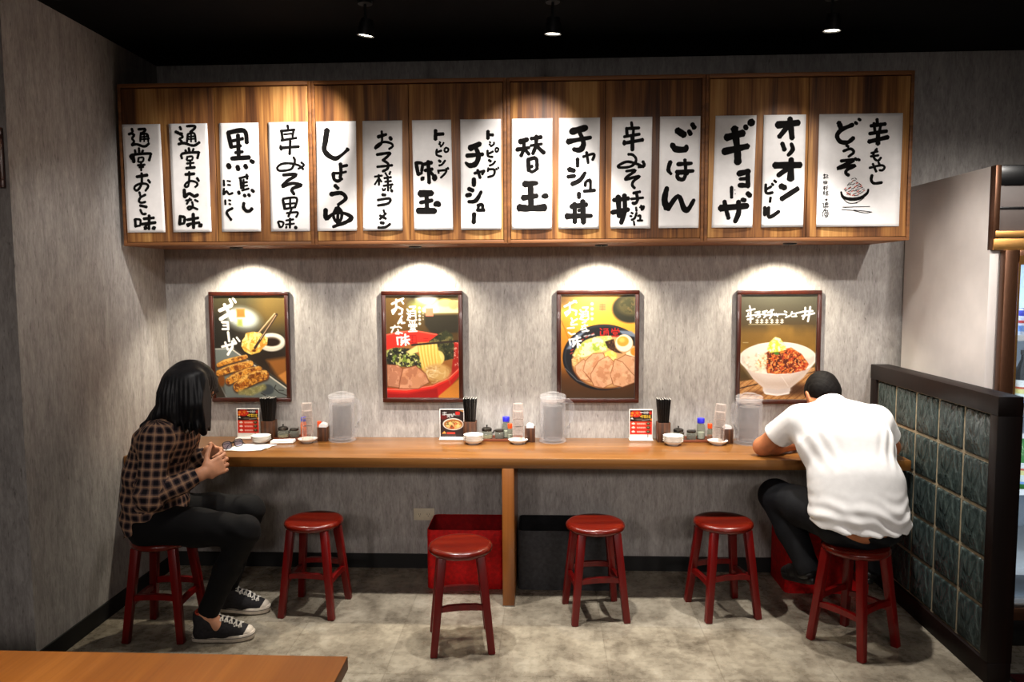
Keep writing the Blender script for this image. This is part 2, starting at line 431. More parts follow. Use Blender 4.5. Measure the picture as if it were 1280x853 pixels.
# ------------------------------------------------------------------ the room
XL, ZC = -2.096, 2.761
def sbox(name, mat, *a, **k):
    bm = bmesh.new(); box(bm, *a, **k)
    return struct(finish(bm, name, mat, smooth=0))
sbox('floor', 'floor', -4.2, 3.6, -7.2, 0.12, -0.1, 0.0)
sbox('ceiling', 'ceiling', -4.2, 3.6, -7.2, 0.12, ZC, ZC + 0.1)
sbox('wall_back', 'wall', -4.2, 3.6, 0.0, 0.12, 0.0, ZC)
sbox('wall_left', 'wall', -4.2, XL, -1.185, 0.0, 0.0, ZC)
sbox('baseboard_back', 'baseboard', XL, 1.73, -0.008, 0.0, 0.0, 0.081)
sbox('baseboard_left', 'baseboard', XL, XL + 0.008, -1.185, -0.008, 0.0, 0.081)

# dark framed board on the wall corner that faces the camera (only its corner is in view)
t = thing('wall_frame', 'dark wooden frame corner hanging on the far left wall end', 'frame', (-2.36, -1.186, 2.17))
bm = bmesh.new()
for a in ((-0.25, 0.25, -0.025, 0, -0.2, -0.17), (-0.25, 0.25, -0.025, 0, 0.0, 0.03), (-0.25, -0.22, -0.025, 0, -0.17, 0.0), (0.22, 0.25, -0.025, 0, -0.17, 0.0)):
    box(bm, *a, bev=0.002)
finish(bm, 'frame', 'frame', t)
bm = bmesh.new(); box(bm, -0.22, 0.22, -0.012, 0, -0.17, 0); finish(bm, 'backing_board', 'paper', t)

# ceiling spotlights
def spotlight(loc, aim, label):
    t = thing('ceiling_spotlight', label, 'ceiling light', (loc[0], loc[1], ZC), 0, 'spotlights along the black ceiling')
    h = ZC - loc[2]
    bm = bmesh.new(); lathe(bm, [(0, 0), (0.03, 0), (0.03, -0.012), (0.0, -0.012)], 24); finish(bm, 'mounting_plate', 'lampbody', t)
    bm = bmesh.new(); tube(bm, [(0, 0, -0.01), (0, 0, -h + 0.058)], 0.006, 10); finish(bm, 'stem', 'lampbody', t)
    d = (Vector(aim) - Vector(loc)).normalized(); d = (d * 0.25 + Vector((0, 0, -1))).normalized()
    q = (-d).to_track_quat('Z', 'Y').to_euler()
    bm = bmesh.new(); lathe(bm, [(0, 0.07), (0.026, 0.066), (0.036, 0.02), (0.038, 0.0), (0.034, 0.0), (0.033, 0.008), (0, 0.008)], 28)
    hs = finish(bm, 'lamp_housing', 'lampbody', t, (0, 0, -h), q)
    bm = bmesh.new(); lathe(bm, [(0, 0.004), (0.028, 0.004), (0.032, 0.006), (0.0, 0.0065)], 28)
    finish(bm, 'lamp_lens', 'lamp', hs)
for L, A, lb in zip(SPOTS, AIMS, ('lit ceiling spotlight above the third paper sign pair, leftmost of three', 'lit ceiling spotlight in the middle, smallest of the three glows', 'lit ceiling spotlight on the right, above the framed rice bowl poster')):
    spotlight(L, A, lb)

# power outlet
t = thing('power_outlet', 'ivory wall outlet with two sockets below the counter', 'outlet', (-0.680, 0.0, 0.307))
bm = bmesh.new(); box(bm, -0.058, 0.058, -0.006, 0.0, -0.034, 0.034, 0.003); finish(bm, 'cover_plate', 'outlet', t)
for sx in (-0.024, 0.024):
    bm = bmesh.new(); lathe(bm, [(0, 0.0085), (0.016, 0.0085), (0.0165, 0.005), (0, 0.005)], 20)
    bmesh.ops.transform(bm, matrix=Matrix.Rotation(R(90), 4, 'X'), verts=bm.verts[:])
    s = finish(bm, 'socket', 'outlet', t, (sx, 0, 0))
    bm = bmesh.new()
    box(bm, -0.0065, -0.0045, -0.0092, -0.0083, -0.003, 0.006); box(bm, 0.0045, 0.0065, -0.0092, -0.0083, -0.003, 0.006); box(bm, -0.002, 0.002, -0.0092, -0.0083, -0.010, -0.006)
    finish(bm, 'socket_slots', 'black', s, smooth=0)

# ------------------------------------------------------------------ wall cabinets
CX = [-2.078, -1.126, -0.187, 0.748, 1.705]; CZ0, CZ1, CY = 1.778, 2.557, -0.43
clabel = ['walnut wall cabinet at the left end, above the seated woman', 'walnut wall cabinet second from the left, above the noodle poster with red bowl',
          'walnut wall cabinet with two signs over the poster of sliced pork in a black bowl', 'walnut wall cabinet at the right end, carrying the wide sign with a drawn bowl']
for i in range(4):
    x0, x1 = CX[i], CX[i + 1]; w = x1 - x0
    t = thing('wall_cabinet', clabel[i], 'cabinet', (x0, 0, CZ0), 0, 'walnut cabinets along the back wall')
    H_ = CZ1 - CZ0
    bm = bmesh.new()
    box(bm, 0.001, 0.016, CY, 0, 0, H_, 0.0015); box(bm, w - 0.016, w - 0.001, CY, 0, 0, H_, 0.0015)
    box(bm, 0.016, w - 0.016, CY - 0.004, 0, H_ - 0.018, H_, 0.0015); box(bm, 0.016, w - 0.016, CY, 0, 0.0, 0.016, 0.0015)
    box(bm, 0.016, w - 0.016, -0.02, -0.004, 0.016, H_ - 0.018)
    finish(bm, 'carcass', 'cabframe', t, smooth=30)
    bm = bmesh.new(); box(bm, 0.017, w - 0.017, CY + 0.028, CY + 0.03, 0.017, H_ - 0.019); finish(bm, 'shadow_gap', 'cabgap', t, smooth=0)
    md = w * 0.5
    for a, b in ((0.0185, md - 0.0012), (md + 0.0012, w - 0.0185)):
        bm = bmesh.new(); box(bm, a, b, CY + 0.002, CY + 0.022, 0.0185, H_ - 0.023, 0.0012)
        finish(bm, 'door', 'cab', t, smooth=30)
plabel = ['black puck lamp under the left end of the wall cabinets, over the dumpling poster', 'black puck lamp under the wall cabinets over the red bowl poster',
          'black puck lamp under the wall cabinets over the black bowl poster', 'black puck lamp under the wall cabinets over the white bowl poster']
for (x, y), lb in zip(PUCKS, plabel):
    t = thing('puck_lamp', lb, 'lamp', (x, y, CZ0), 0, 'puck lamps under the wall cabinets')
    bm = bmesh.new(); lathe(bm, [(0, 0), (0.033, 0), (0.034, -0.004), (0.031, -0.008), (0.024, -0.008), (0.023, -0.003), (0, -0.003)], 28); finish(bm, 'lamp_rim', 'lampbody', t)
    bm = bmesh.new(); lathe(bm, [(0, -0.0035), (0.022, -0.0035), (0.02, -0.006), (0, -0.007)], 24); finish(bm, 'lamp_lens', 'lamp', t)

# ------------------------------------------------------------------ paper signs with brush lettering
INK = ["254,39,50 274,67,50;163,91,47 247,82,47 312,100,47;312,100,40 250,129,40 296,157,40 227,186,40;230,191,47 356,182,47 514,201,47 604,199,47 686,175,47;420,46,47 602,45,47 551,75,47 478,84,47;477,94,32 460,158,32;477,94,32 655,91,32 667,160,32;481,116,25 652,114,25;477,137,25 649,135,25;570,92,25 560,159,25;637,95,32 692,135,32;306,234,43 316,259,43;415,217,43 417,257,43;519,239,43 488,260,43;214,318,50 213,281,50 683,269,50 706,287,50 663,334,50;248,283,72 263,346,72;391,307,36 375,345,36;391,307,32 517,306,32 493,343,32 386,345,32;356,376,36 550,371,36;450,348,40 445,425,40;396,395,36 511,391,36;318,482,65 601,467,65;453,448,43 438,546,43 328,606,43 250,598,43 269,568,43 409,546,43 560,550,43 607,573,43 529,613,43;612,512,47 663,538,47;369,624,43 401,675,43;528,648,43 390,676,43 349,710,43 419,723,43 518,715,43;368,749,50 547,763,50;373,787,43 425,826,43 520,826,43;222,875,54 230,947,54;222,875,40 359,883,40 359,934,40;234,942,36 358,936,36;451,873,54 724,864,54;407,923,54 762,908,54;601,840,54 582,971,54;553,923,40 464,957,40;486,957,94 500,963,94;704,956,97 717,965,97",
"292,29,46 317,54,46;173,72,60 284,92,60 340,92,60;311,97,43 350,122,43 270,140,43 330,167,43;229,187,50 378,178,50 553,198,50 659,199,50 782,172,50;468,24,46 662,23,46 670,44,46 549,80,46;487,96,36 457,168,36;487,96,36 654,91,36 683,169,36;491,121,25 661,117,25;489,143,25 659,140,25;572,94,28 563,168,28;406,241,43 431,267,43;497,223,46 510,260,46;619,230,39 587,263,39;308,319,46 324,274,46 722,264,46 741,277,46 708,319,46;452,300,36 430,332,36;451,304,32 575,301,32 564,333,32 436,337,32;426,365,36 611,360,36;518,338,39 514,400,39;406,408,53 634,401,53;378,466,60 613,460,60;480,441,39 472,511,39 436,573,39 357,578,39 385,548,39 513,526,39 653,540,39 679,563,39 619,583,39;676,499,50 722,528,50;332,605,67 337,676,67;337,676,60 445,643,60 532,656,60 595,668,60 686,654,60;366,707,39 513,700,39;471,687,39 386,740,39;598,701,39 682,718,39;525,719,39 541,764,39 452,791,39 407,775,39 483,763,39 666,790,39;205,850,67 184,929,67;205,853,53 321,866,53 304,915,53;195,926,43 307,918,43;390,886,57 678,869,57;374,930,50 705,912,50;547,830,64 552,963,64;456,931,57 393,943,57;720,935,107 737,944,107",
"228,90,83 301,224,83;218,90,90 633,72,90 697,184,90;340,163,69 597,144,69;475,109,76 481,318,76;287,220,55 544,209,55;394,271,59 588,264,59;300,325,87 757,316,87;206,380,100 239,408,100;440,396,90 466,428,90;635,388,90 674,412,90;786,347,80 857,362,80;481,506,42 710,488,42;673,472,42 684,515,42;515,516,48 529,600,48;591,519,35 583,619,35;533,549,35 686,542,35;538,581,31 690,573,31;542,619,38 720,602,38;454,629,62 474,650,62;594,659,59 628,674,59;705,655,62 739,671,62;791,615,62 845,632,62;585,735,66 575,777,66 646,808,66 729,808,66 793,787,66;88,524,35 91,575,35;174,528,24 257,534,24;182,565,28 254,569,28;89,599,35 71,655,35 146,624,35 210,651,35 308,641,35;109,706,35 113,747,35;196,706,28 251,712,28;204,741,28 248,747,28;294,782,48 139,819,48 255,891,48",
"496,27,42 514,67,42;319,80,48 676,70,48;340,82,48 362,153,48;648,77,38 616,134,38;330,165,45 719,145,45;290,234,52 775,224,52;558,170,48 531,294,48;306,213,48 320,253,48;403,111,31 611,105,31;623,318,42 662,352,42 624,395,42 535,432,42 274,442,42 204,415,42 314,381,42 522,375,42 762,396,42 870,432,42;816,367,38 887,396,38 739,427,38;351,481,62 694,479,62 440,538,62 326,587,62 577,558,62 811,577,62 643,596,62 558,619,62 621,659,62;323,707,52 372,794,52;324,699,42 677,693,42 629,782,42;514,703,35 508,787,35;355,749,31 632,741,31;372,794,35 629,778,35;418,832,38 695,826,38 657,870,38;545,794,38 457,865,38;187,911,35 235,963,35;204,907,31 328,918,31 298,955,31 235,963,31;395,900,31 590,890,31;385,938,31 607,930,31;500,881,38 494,969,38;394,962,48 407,965,48;629,960,62 656,973,62",
"276,76,138 226,188,103 200,255,110 300,306,97 478,336,90 650,300,52 765,263,62 789,253,90;600,383,76 611,460,62 589,512,69;592,412,55 771,400,55;418,470,83 436,524,62 533,542,62 637,520,55;418,468,48 569,470,48 742,458,48;452,581,76 537,611,76;348,663,97 581,651,76 701,675,76 714,711,76 532,761,62;218,802,90 235,884,97 436,839,55 697,840,55 870,882,90 712,924,69 407,963,55;490,786,55 417,861,55 502,919,55 608,894,55 621,824,55 525,779,55;538,780,55 519,938,55",
"387,146,69 599,124,52;483,94,41 493,163,41 468,210,41 317,251,41 372,218,41 544,192,41 721,207,41 755,233,41 663,257,41;688,151,69 722,171,69;357,306,62 652,293,48 679,305,48 507,360,48;500,354,48 644,392,48 619,435,48 499,459,48;362,417,45 747,404,45;299,506,34 488,497,34;402,490,38 408,583,38;391,527,31 301,578,31;419,527,31 473,554,31;567,472,31 608,497,31;698,462,34 670,487,34;539,521,34 718,512,34;556,554,31 718,547,31;518,591,34 759,578,34;629,503,41 638,636,41;497,615,27 517,636,27;717,596,31 693,615,31;717,629,48 744,644,48;572,615,31 538,633,31;486,671,55 572,675,55;375,720,48 681,707,48 640,752,48 377,770,48;525,811,38 549,841,38;428,862,45 593,893,45;590,843,41 431,896,41;451,928,58 534,933,58;388,973,48 568,971,48 696,940,48",
"600,93,77 591,177,77;608,130,66 799,127,66;694,198,28 721,208,28;679,216,28 713,225,28;801,205,28 776,223,28 716,243,28;624,265,38 614,314,38 739,331,38;623,292,38 742,277,38;819,266,31 861,252,31 916,264,31 901,285,31 842,291,31 811,272,31;667,366,49 715,379,49;671,412,38 748,403,38 830,367,38;648,460,38 850,457,38 813,488,38 707,523,38;641,454,31 660,482,31;851,438,28 867,455,28;893,431,28 913,447,28;81,383,73 133,494,73;87,386,63 241,394,63 219,463,63;133,494,56 229,475,56;289,399,73 489,384,73;300,456,63 502,443,63;395,372,77 408,570,77;232,526,111 246,531,111;449,471,63 506,494,63;533,521,146 567,522,146;157,666,153 483,661,118;163,747,77 479,727,77;335,671,94 340,832,94;102,821,139 550,825,132;532,771,70 606,758,132 664,773,91",
"681,107,71 680,175,71;687,139,54 808,143,54;720,203,27 743,214,27;710,226,27 743,234,27;828,208,27 821,227,27 746,246,27;669,281,37 678,330,37 796,340,37;685,312,37 807,290,37;861,269,30 895,259,30 935,268,30 921,288,30 881,295,30 857,276,30;698,367,47 748,381,47;714,418,37 802,404,37 857,379,37;683,453,41 826,454,41 819,503,41 676,522,41;684,438,30 673,472,30;880,443,27 897,456,27;927,433,27 944,446,27;231,260,122 484,220,108;153,326,88 557,315,68;366,248,74 446,324,88 380,397,115 228,415,95 124,387,41;338,486,51 589,465,51;589,465,41 531,498,41;420,456,58 483,529,58;327,535,88 326,597,88;190,625,78 308,643,78;137,687,78 246,679,78;187,743,61 374,734,88 511,651,54;414,779,58 530,772,58 543,820,58;400,822,61 584,822,61;448,775,54 424,819,54;331,853,88 319,938,88",
"202,207,122 394,186,88;122,277,88 432,260,64;303,183,68 294,271,68 226,336,68;327,277,61 432,322,61;472,180,74 737,167,74;465,243,54 748,229,54;606,154,71 596,241,71 520,318,71;630,253,71 802,311,88;405,362,84 423,469,84;405,369,74 601,359,74 629,455,74;423,457,61 507,479,61 629,452,61;487,430,81 507,431,81;312,589,155 633,580,74;272,714,128 634,695,88;468,614,115 482,805,115;177,801,176 465,811,115 828,802,162;759,703,68 837,698,128 881,703,95",
"301,124,147 666,89,127;216,213,127 449,197,87 782,177,67;497,124,74 603,225,101 525,286,121 351,280,80;593,349,50 860,325,50 828,380,50;679,307,50 722,407,50;460,364,70 462,435,70;245,459,107 389,474,87;223,527,84 397,520,84;325,594,94 525,558,94 651,490,60;676,573,57 774,562,57 783,650,57;622,659,64 897,651,64;660,576,54 654,614,54;501,674,87 502,718,87;312,797,114 699,780,87;196,884,134 820,882,74;396,767,94 407,943,94;597,745,111 619,947,111;492,831,74 519,834,74",
"482,46,51 497,84,51;351,103,61 676,98,61;365,107,55 381,163,55;539,101,48 531,151,48;303,175,58 692,153,58;292,233,72 776,204,72;514,163,82 517,294,82;311,212,58 313,246,58;412,332,48 522,336,48 612,373,48 577,416,48 441,445,48 203,449,48 181,430,48 388,398,48 611,416,48 807,447,48;781,396,55 816,435,55 677,447,55;368,483,51 603,477,51 394,533,51 361,558,51 548,540,51 708,530,51 566,570,51 527,607,51 590,637,51;554,682,51 728,669,51;499,734,48 805,723,48;633,681,58 663,743,58 609,773,58 538,770,58;723,811,34 822,802,34 799,831,34;753,792,31 776,837,31;628,810,38 643,843,38;511,858,38 552,866,38;478,887,34 526,891,34;517,923,38 598,908,38 644,858,38;676,890,34 737,884,34 735,924,34;664,930,34 797,929,34;576,936,31 591,971,31;63,742,96 444,728,82;34,853,116 442,828,89;177,708,109 213,892,109;333,696,96 347,841,96 256,951,96",
"421,123,137 607,167,151;304,248,103 405,291,130 634,294,137 663,262,75;793,70,92 856,107,92;714,130,89 764,162,89;276,401,82 225,474,82 302,514,48;456,426,96 804,419,62;425,495,89 849,487,65;631,385,68 658,499,68 606,560,82 486,555,82 446,522,68 535,504,68 713,511,68;198,635,89 141,744,137 206,819,151;223,829,116 476,711,89 626,823,116 729,834,110 876,745,62",
"277,195,162 692,156,148;236,319,169 822,273,115;471,111,162 558,294,115 584,418,175;729,94,94 762,119,94;844,57,148 906,74,148;607,517,121 868,497,115;834,492,94 859,635,94;649,564,67 841,561,67;638,620,94 861,623,94;454,634,61 464,731,61;534,660,20 542,665,20;548,694,20 552,699,20;187,825,142 863,805,115;289,761,81 344,844,81 406,917,81;633,763,88 649,862,108 564,948,94;719,749,91 800,756,91;848,692,101 924,717,101",
"321,89,145 825,72,132;619,32,112 684,210,112;578,100,93 374,196,93;450,250,83 514,312,83;664,255,60 704,308,93 596,359,66;278,446,145 899,446,119;674,390,99 671,574,145;630,467,93 370,537,93;436,629,119 550,649,119;464,747,106 848,655,106;83,615,50 98,690,50 254,688,50;96,660,43 217,634,43;226,608,40 263,623,40;280,581,43 331,596,43;204,732,50 193,772,50;72,817,63 77,891,63;162,819,66 181,908,66 411,857,66",
"691,49,28 697,84,28;619,109,35 795,94,35;656,84,28 670,150,28;739,89,26 728,150,26;607,177,35 813,157,35;600,248,43 830,210,43;709,162,43 712,273,43;702,310,20 662,359,20 681,402,20 723,415,20 755,388,20;634,349,18 713,334,18;629,378,18 724,369,18;620,479,20 758,457,20 801,476,20 776,501,20 740,500,20;658,442,20 704,514,20;723,430,17 743,452,17;655,542,25 647,585,25 682,616,25 776,610,25;234,75,50 270,134,50;406,96,41 272,139,41 219,191,41 260,244,41 351,250,41 419,211,41;430,75,28 454,90,28;470,47,26 495,58,26;333,277,25 360,290,25;299,328,25 387,309,25 425,340,25 364,377,25;273,415,30 436,407,30 311,450,30 234,482,30 361,462,30 447,459,30 354,493,30 339,523,30 376,543,30;442,392,25 468,408,25;476,400,23 501,411,23;287,688,13 315,735,23 415,755,30 522,744,26 600,704,22 616,668,13;299,737,7 375,786,7 474,786,7 568,744,7;405,792,7 483,789,7;311,825,7 638,822,7;299,846,7 444,855,7;444,852,7 577,862,7 663,872,7;444,857,7 578,879,7 656,872,7;336,828,7 443,823,7;66,538,8 96,535,8;79,528,8 81,568,8;68,565,8 94,558,8;108,535,8 124,543,8;103,547,8 104,565,8;120,551,7 124,565,7;77,590,8 80,617,8;69,602,8 119,597,8;98,587,7 100,617,7;90,614,7 116,608,7;71,645,8 98,641,8;84,636,8 86,673,8;72,658,7 98,655,7;111,639,7 112,673,7;111,653,7 128,651,7;111,640,7 124,636,7;73,688,8 90,685,8;81,681,8 83,717,8;74,702,7 90,700,7;103,688,8 131,684,8;104,700,7 130,698,7;104,715,7 134,712,7;106,688,7 107,715,7;96,756,8 122,751,8 110,766,8;64,785,8 81,795,8 76,817,8;73,822,8 139,820,8;98,788,7 131,786,7 132,812,7;98,788,7 99,812,7;98,800,7 131,798,7;114,781,7 115,815,7;100,834,8 81,859,8 69,883,8 80,907,8;127,849,8 138,883,8 126,908,8 103,912,8;95,876,7 121,873,7 122,893,7 96,895,7 95,876,7;87,854,7 124,851,7;107,844,7 108,869,7;109,895,7 110,910,7;355,713,7 405,701,7;371,688,7 412,676,7;430,713,7 471,701,7;411,664,7 452,652,7;487,695,7 528,683,7;461,670,7 510,664,7;373,658,7 402,646,7;418,627,7 450,615,7;468,634,7 500,628,7;392,615,7 417,603,7;433,591,7 457,585,7;407,578,7 432,569,7;463,603,7 483,606,7;512,707,7 553,689,7;447,725,7 496,719,7;338,682,7 362,664,7;518,658,7 548,650,7;477,652,7 518,640,7;381,627,7 409,621,7;437,682,7 478,679,7;448,566,7 469,579,7;360,633,7 384,609,7;500,615,7 520,628,7;324,664,7 346,679,7;539,672,7 565,665,7"]
REDINK = "373,664,8 406,649,8;444,649,8 484,634,8;510,646,8 537,640,8;556,683,8 572,677,8;422,720,8 455,720,8;330,664,8 346,652,8;385,713,8 405,718,8;488,713,8 512,703,8;412,689,8 436,674,8;464,615,8 491,610,8;416,597,7 433,588,7;355,694,8 375,703,8;517,622,7 531,634,7;474,691,8 503,677,8"
def stroke_poly(pts, seed):
    """brush stroke outline as quads; pts: (x, z, width)"""
    P = []
    # resample with smooth interpolation
    n = len(pts)
    if n == 1: pts = [pts[0], (pts[0][0] + 0.001, pts[0][1], pts[0][2])]; n = 2
    for i in range(n - 1):
        p0 = pts[max(i - 1, 0)]; p1 = pts[i]; p2 = pts[i + 1]; p3 = pts[min(i + 2, n - 1)]
        st = 5
        for k in range(st):
            u = k / st
            P.append(tuple(0.5 * (2 * p1[c] + (p2[c] - p0[c]) * u + (2 * p0[c] - 5 * p1[c] + 4 * p2[c] - p3[c]) * u * u + (3 * p1[c] - p0[c] - 3 * p2[c] + p3[c]) * u ** 3) if c < 2
                           else p1[c] + (p2[c] - p1[c]) * u for c in range(3)))
    P.append(pts[-1])
    return P
def ink_strokes(bm, text, w, h, surf, off=0.0012, seed=1):
    rng = random.Random(seed); lay = 0
    for st in text.split(';'):
        pts = []
        for q in st.split():
            u, v, ww = map(int, q.split(','))
            pts.append((u / 1000 * w - w / 2, -v / 1000 * h, ww / 1000 * w * 1.08 + (0.0038 if ww / 1000 * w > 0.0042 else 0.0004)))
        P = stroke_poly(pts, seed); lay += 1
        L = []; n = len(P)
        d0 = Vector((P[1][0] - P[0][0], P[1][1] - P[0][1])).normalized() if n > 1 else Vector((1, 0))
        d1 = Vector((P[-1][0] - P[-2][0], P[-1][1] - P[-2][1])).normalized()
        Q = []
        r0 = P[0][2] / 2; r1 = P[-1][2] / 2
        for k, f in ((0, 0.35), (1, 0.78)): Q.append((P[0][0] - d0.x * r0 * (0.62 - 0.36 * k), P[0][1] - d0.y * r0 * (0.62 - 0.36 * k), P[0][2] * f * rng.uniform(0.85, 1.1), d0))
        for i in range(n):
            a = P[max(i - 1, 0)]; b = P[min(i + 1, n - 1)]
            d = Vector((b[0] - a[0], b[1] - a[1]))
            d = d.normalized() if d.length > 1e-9 else d0
            Q.append((P[i][0], P[i][1], P[i][2] * rng.uniform(0.9, 1.08), d))
        for k, f in ((1, 0.8), (0, 0.3)): Q.append((P[-1][0] + d1.x * r1 * (0.62 - 0.36 * k), P[-1][1] + d1.y * r1 * (0.62 - 0.36 * k), P[-1][2] * f * rng.uniform(0.8, 1.15), d1))
        z = off + lay * 0.00002
        for x, y, ww, d in Q:
            nx, ny = -d.y, d.x
            row = []
            for s in (-0.5, 0, 0.5):
                xx = x + nx * ww * s; yy = y + ny * ww * s
                row.append(bm.verts.new((xx, surf(xx, yy) - z, yy)))
            L.append(row)
        for a, b in zip(L, L[1:]):
            for k in (0, 1): bm.faces.new((a[k], a[k + 1], b[k + 1], b[k]))
SIGNL = ['narrow white paper sign with black brush lettering, at the extreme left of the cabinets', 'narrow white paper sign with six stacked characters, second from the left end',
 'white paper sign whose heavy top character has four fat dots, small column at lower left', 'white paper sign with brown-black letters and a looping middle character, fourth from left',
 'white paper sign with four large loose hiragana starting with one long hook', 'white paper sign with a slim centred column of nine small characters, sixth from left',
 'white paper sign with small slanting katakana above two bold kanji at lower left', 'white paper sign with small slanting katakana beside a bold katakana column ending in a dash',
 'white paper sign with only two large kanji, just right of the middle', 'white paper sign with bold katakana column ending in one crossed kanji, tenth from left',
 'white paper sign with two looping hiragana over a crossed kanji and a tiny side column', 'white paper sign with three very large hiragana, twelfth from the left',
 'white paper sign with the thickest strokes, three big katakana and a short dash', 'white paper sign with three big katakana above a smaller column at lower left',
 'wide white paper sign with a drawing of a heaped bowl above chopsticks']
def sign(i):
    w, h, xc, zt = (0.192 if i < 14 else 0.385), 0.521, 0, 0
    L_, Rr, BL, BR, zt = SIGNPOS[i]
    t = thing('paper_sign', SIGNL[i], 'sign', ((L_ + Rr) / 2, CY - 0.0005, 2.3640), 0, 'brush lettered paper signs on the cabinets')
    w = Rr - L_; sh = ((BL + BR) - (L_ + Rr)) / 2
    rng = random.Random(40 + i); ph = rng.uniform(0, 6); am = rng.uniform(0.6, 1.2)
    curl = 0.012 * am if i not in (0, 3, 13) else 0.005
    def surf(x, z):
        v = -z / h; u = x / w
        return -0.0015 - 0.0012 * (1 + math.sin(v * 7 + ph)) * (0.3 + abs(u)) - curl * max(0, v - 0.55) ** 2 / 0.2 * max(0.0, math.cos(u * PI * 0.98)) 
    bm = bmesh.new(); nx, nz = 12, 30; g = []
    for b in range(nz + 1):
        v = b / nz; row = []
        for a in range(nx + 1):
            x = (a / nx - 0.5) * w; z = -v * h
            row.append(bm.verts.new((x + sh * v, surf(x, z), z)))
        g.append(row)
    for b in range(nz):
        for a in range(nx): bm.faces.new((g[b][a], g[b + 1][a], g[b + 1][a + 1], g[b][a + 1]))
    s = finish(bm, 'paper_sheet', 'paper', t, smooth=180)
    sol = s.modifiers.new('thickness', 'SOLIDIFY'); sol.thickness = 0.0004; sol.offset = 1
    bm = bmesh.new(); ink_strokes(bm, INK[i], w, h, surf, 0.0014, i)
    for v in bm.verts: v.co.x += sh * (-v.co.z / h)
    finish(bm, 'brush_lettering', 'ink', t, smooth=0)
    if i == 14:
        bm = bmesh.new(); ink_strokes(bm, REDINK, w, h, surf, 0.002, 99)
        for v in bm.verts: v.co.x += sh * (-v.co.z / h)
        o = finish(bm, 'red_brush_marks', 'redink', t, smooth=0)
SIGNPOS = [(-2.0582, -1.8684, -2.0523, -1.8646, 2.364), (-1.8262, -1.6355, -1.8226, -1.6332, 2.364), (-1.5779, -1.3845, -1.5818, -1.3876, 2.364), (-1.3372, -1.1456, -1.3385, -1.1447, 2.364), (-1.1033, -0.9095, -1.1074, -0.9167, 2.364), (-0.8779, -0.6858, -0.8847, -0.6931, 2.364), (-0.6395, -0.4517, -0.6357, -0.4472, 2.364), (-0.4076, -0.2138, -0.4078, -0.2165, 2.364), (-0.1619, 0.03, -0.1646, 0.0269, 2.364), (0.0621, 0.2548, 0.0587, 0.2504, 2.364), (0.3117, 0.5001, 0.3053, 0.4972, 2.364), (0.5361, 0.7247, 0.5336, 0.7218, 2.364), (0.7944, 0.9844, 0.7825, 0.9753, 2.364), (1.0176, 1.2121, 1.0167, 1.2103, 2.364), (1.2728, 1.6542, 1.2685, 1.6563, 2.364)]
for i in range(15): sign(i)

# ------------------------------------------------------------------ counter
t = thing('wall_counter', 'long cherry wood counter along the back wall on a central support', 'counter', (0, 0, 0))
bm = bmesh.new(); box(bm, XL + 0.002, 1.722, -0.492, -0.001, 0.690, 0.740, 0.003); finish(bm, 'counter_top', 'counter', t, smooth=30)
bm = bmesh.new(); box(bm, -0.216, -0.158, -0.492, -0.002, 0.004, 0.690, 0.002); finish(bm, 'support_panel', 'counterv', t, smooth=30)
bm = bmesh.new(); box(bm, -0.216, -0.157, -0.494, -0.01, 0.0, 0.005); finish(bm, 'foot_strip', 'steel', t, smooth=0)

# ------------------------------------------------------------------ stools
def make_stool(label, loc, rz):
    t = thing('wooden_stool', label, 'stool', loc, rz, 'round red stools at the counter')
    bm = bmesh.new()
    prof = [(0, 0.4145), (0.118, 0.4145), (0.130, 0.417), (0.1385, 0.424), (0.141, 0.432), (0.1385, 0.441), (0.131, 0.4475), (0.12, 0.4495), (0.09, 0.4475), (0.04, 0.446), (0, 0.4455)]
    lathe(bm, prof, 48); finish(bm, 'seat', 'stool', t)
    top, bot = 0.083, 0.124
    def at(sx, sy, z):
        f = (0.416 - z) / 0.416
        return Vector((sx * (top + (bot - top) * f), sy * (top + (bot - top) * f), z))
    for sx, sy in ((-1, -1), (1, -1), (1, 1), (-1, 1)):
        bm = bmesh.new(); bar(bm, at(sx, sy, 0.418), at(sx, sy, 0.0), 0.037, 0.037, 0.031, 0.031, 0.004)
        for v in bm.verts:
            if v.co.z < 0.01: v.co.z = max(0.0, v.co.z if v.co.z > 0 else 0.0)
        finish(bm, 'leg', 'stoolv', t)
    def stretcher(a, b):
        bm = bmesh.new(); d = (b - a); ln = d.length; d.normalize(); n = Vector((-d.y, d.x, 0)); N = 10; rings = []
        for k in range(N + 1):
            u = k / N; e = abs(2 * u - 1)
            p = a + d * ln * u; lo = -0.015 + 0.007 * (1 - e ** 2); hi = 0.011 + 0.006 * (1 - e ** 2) if e < 0.75 else 0.010
            rings.append([bm.verts.new(p + n * s * 0.0095 + Vector((0, 0, z))) for s, z in ((-1, lo), (1, lo), (1, hi), (-1, hi))])
        for r1, r2 in zip(rings, rings[1:]):
            for k in range(4): bm.faces.new((r1[k], r1[(k + 1) % 4], r2[(k + 1) % 4], r2[k]))
        bm.faces.new(rings[0][::-1]); bm.faces.new(rings[-1])
        finish(bm, 'stretcher', 'stoolv', t, smooth=30)
    for za, prs in ((0.200, (((-1, -1), (1, -1)), ((-1, 1), (1, 1)))), (0.170, (((-1, -1), (-1, 1)), ((1, -1), (1, 1))))):
        for a, b in prs: stretcher(at(*a, za), at(*b, za))
    return t
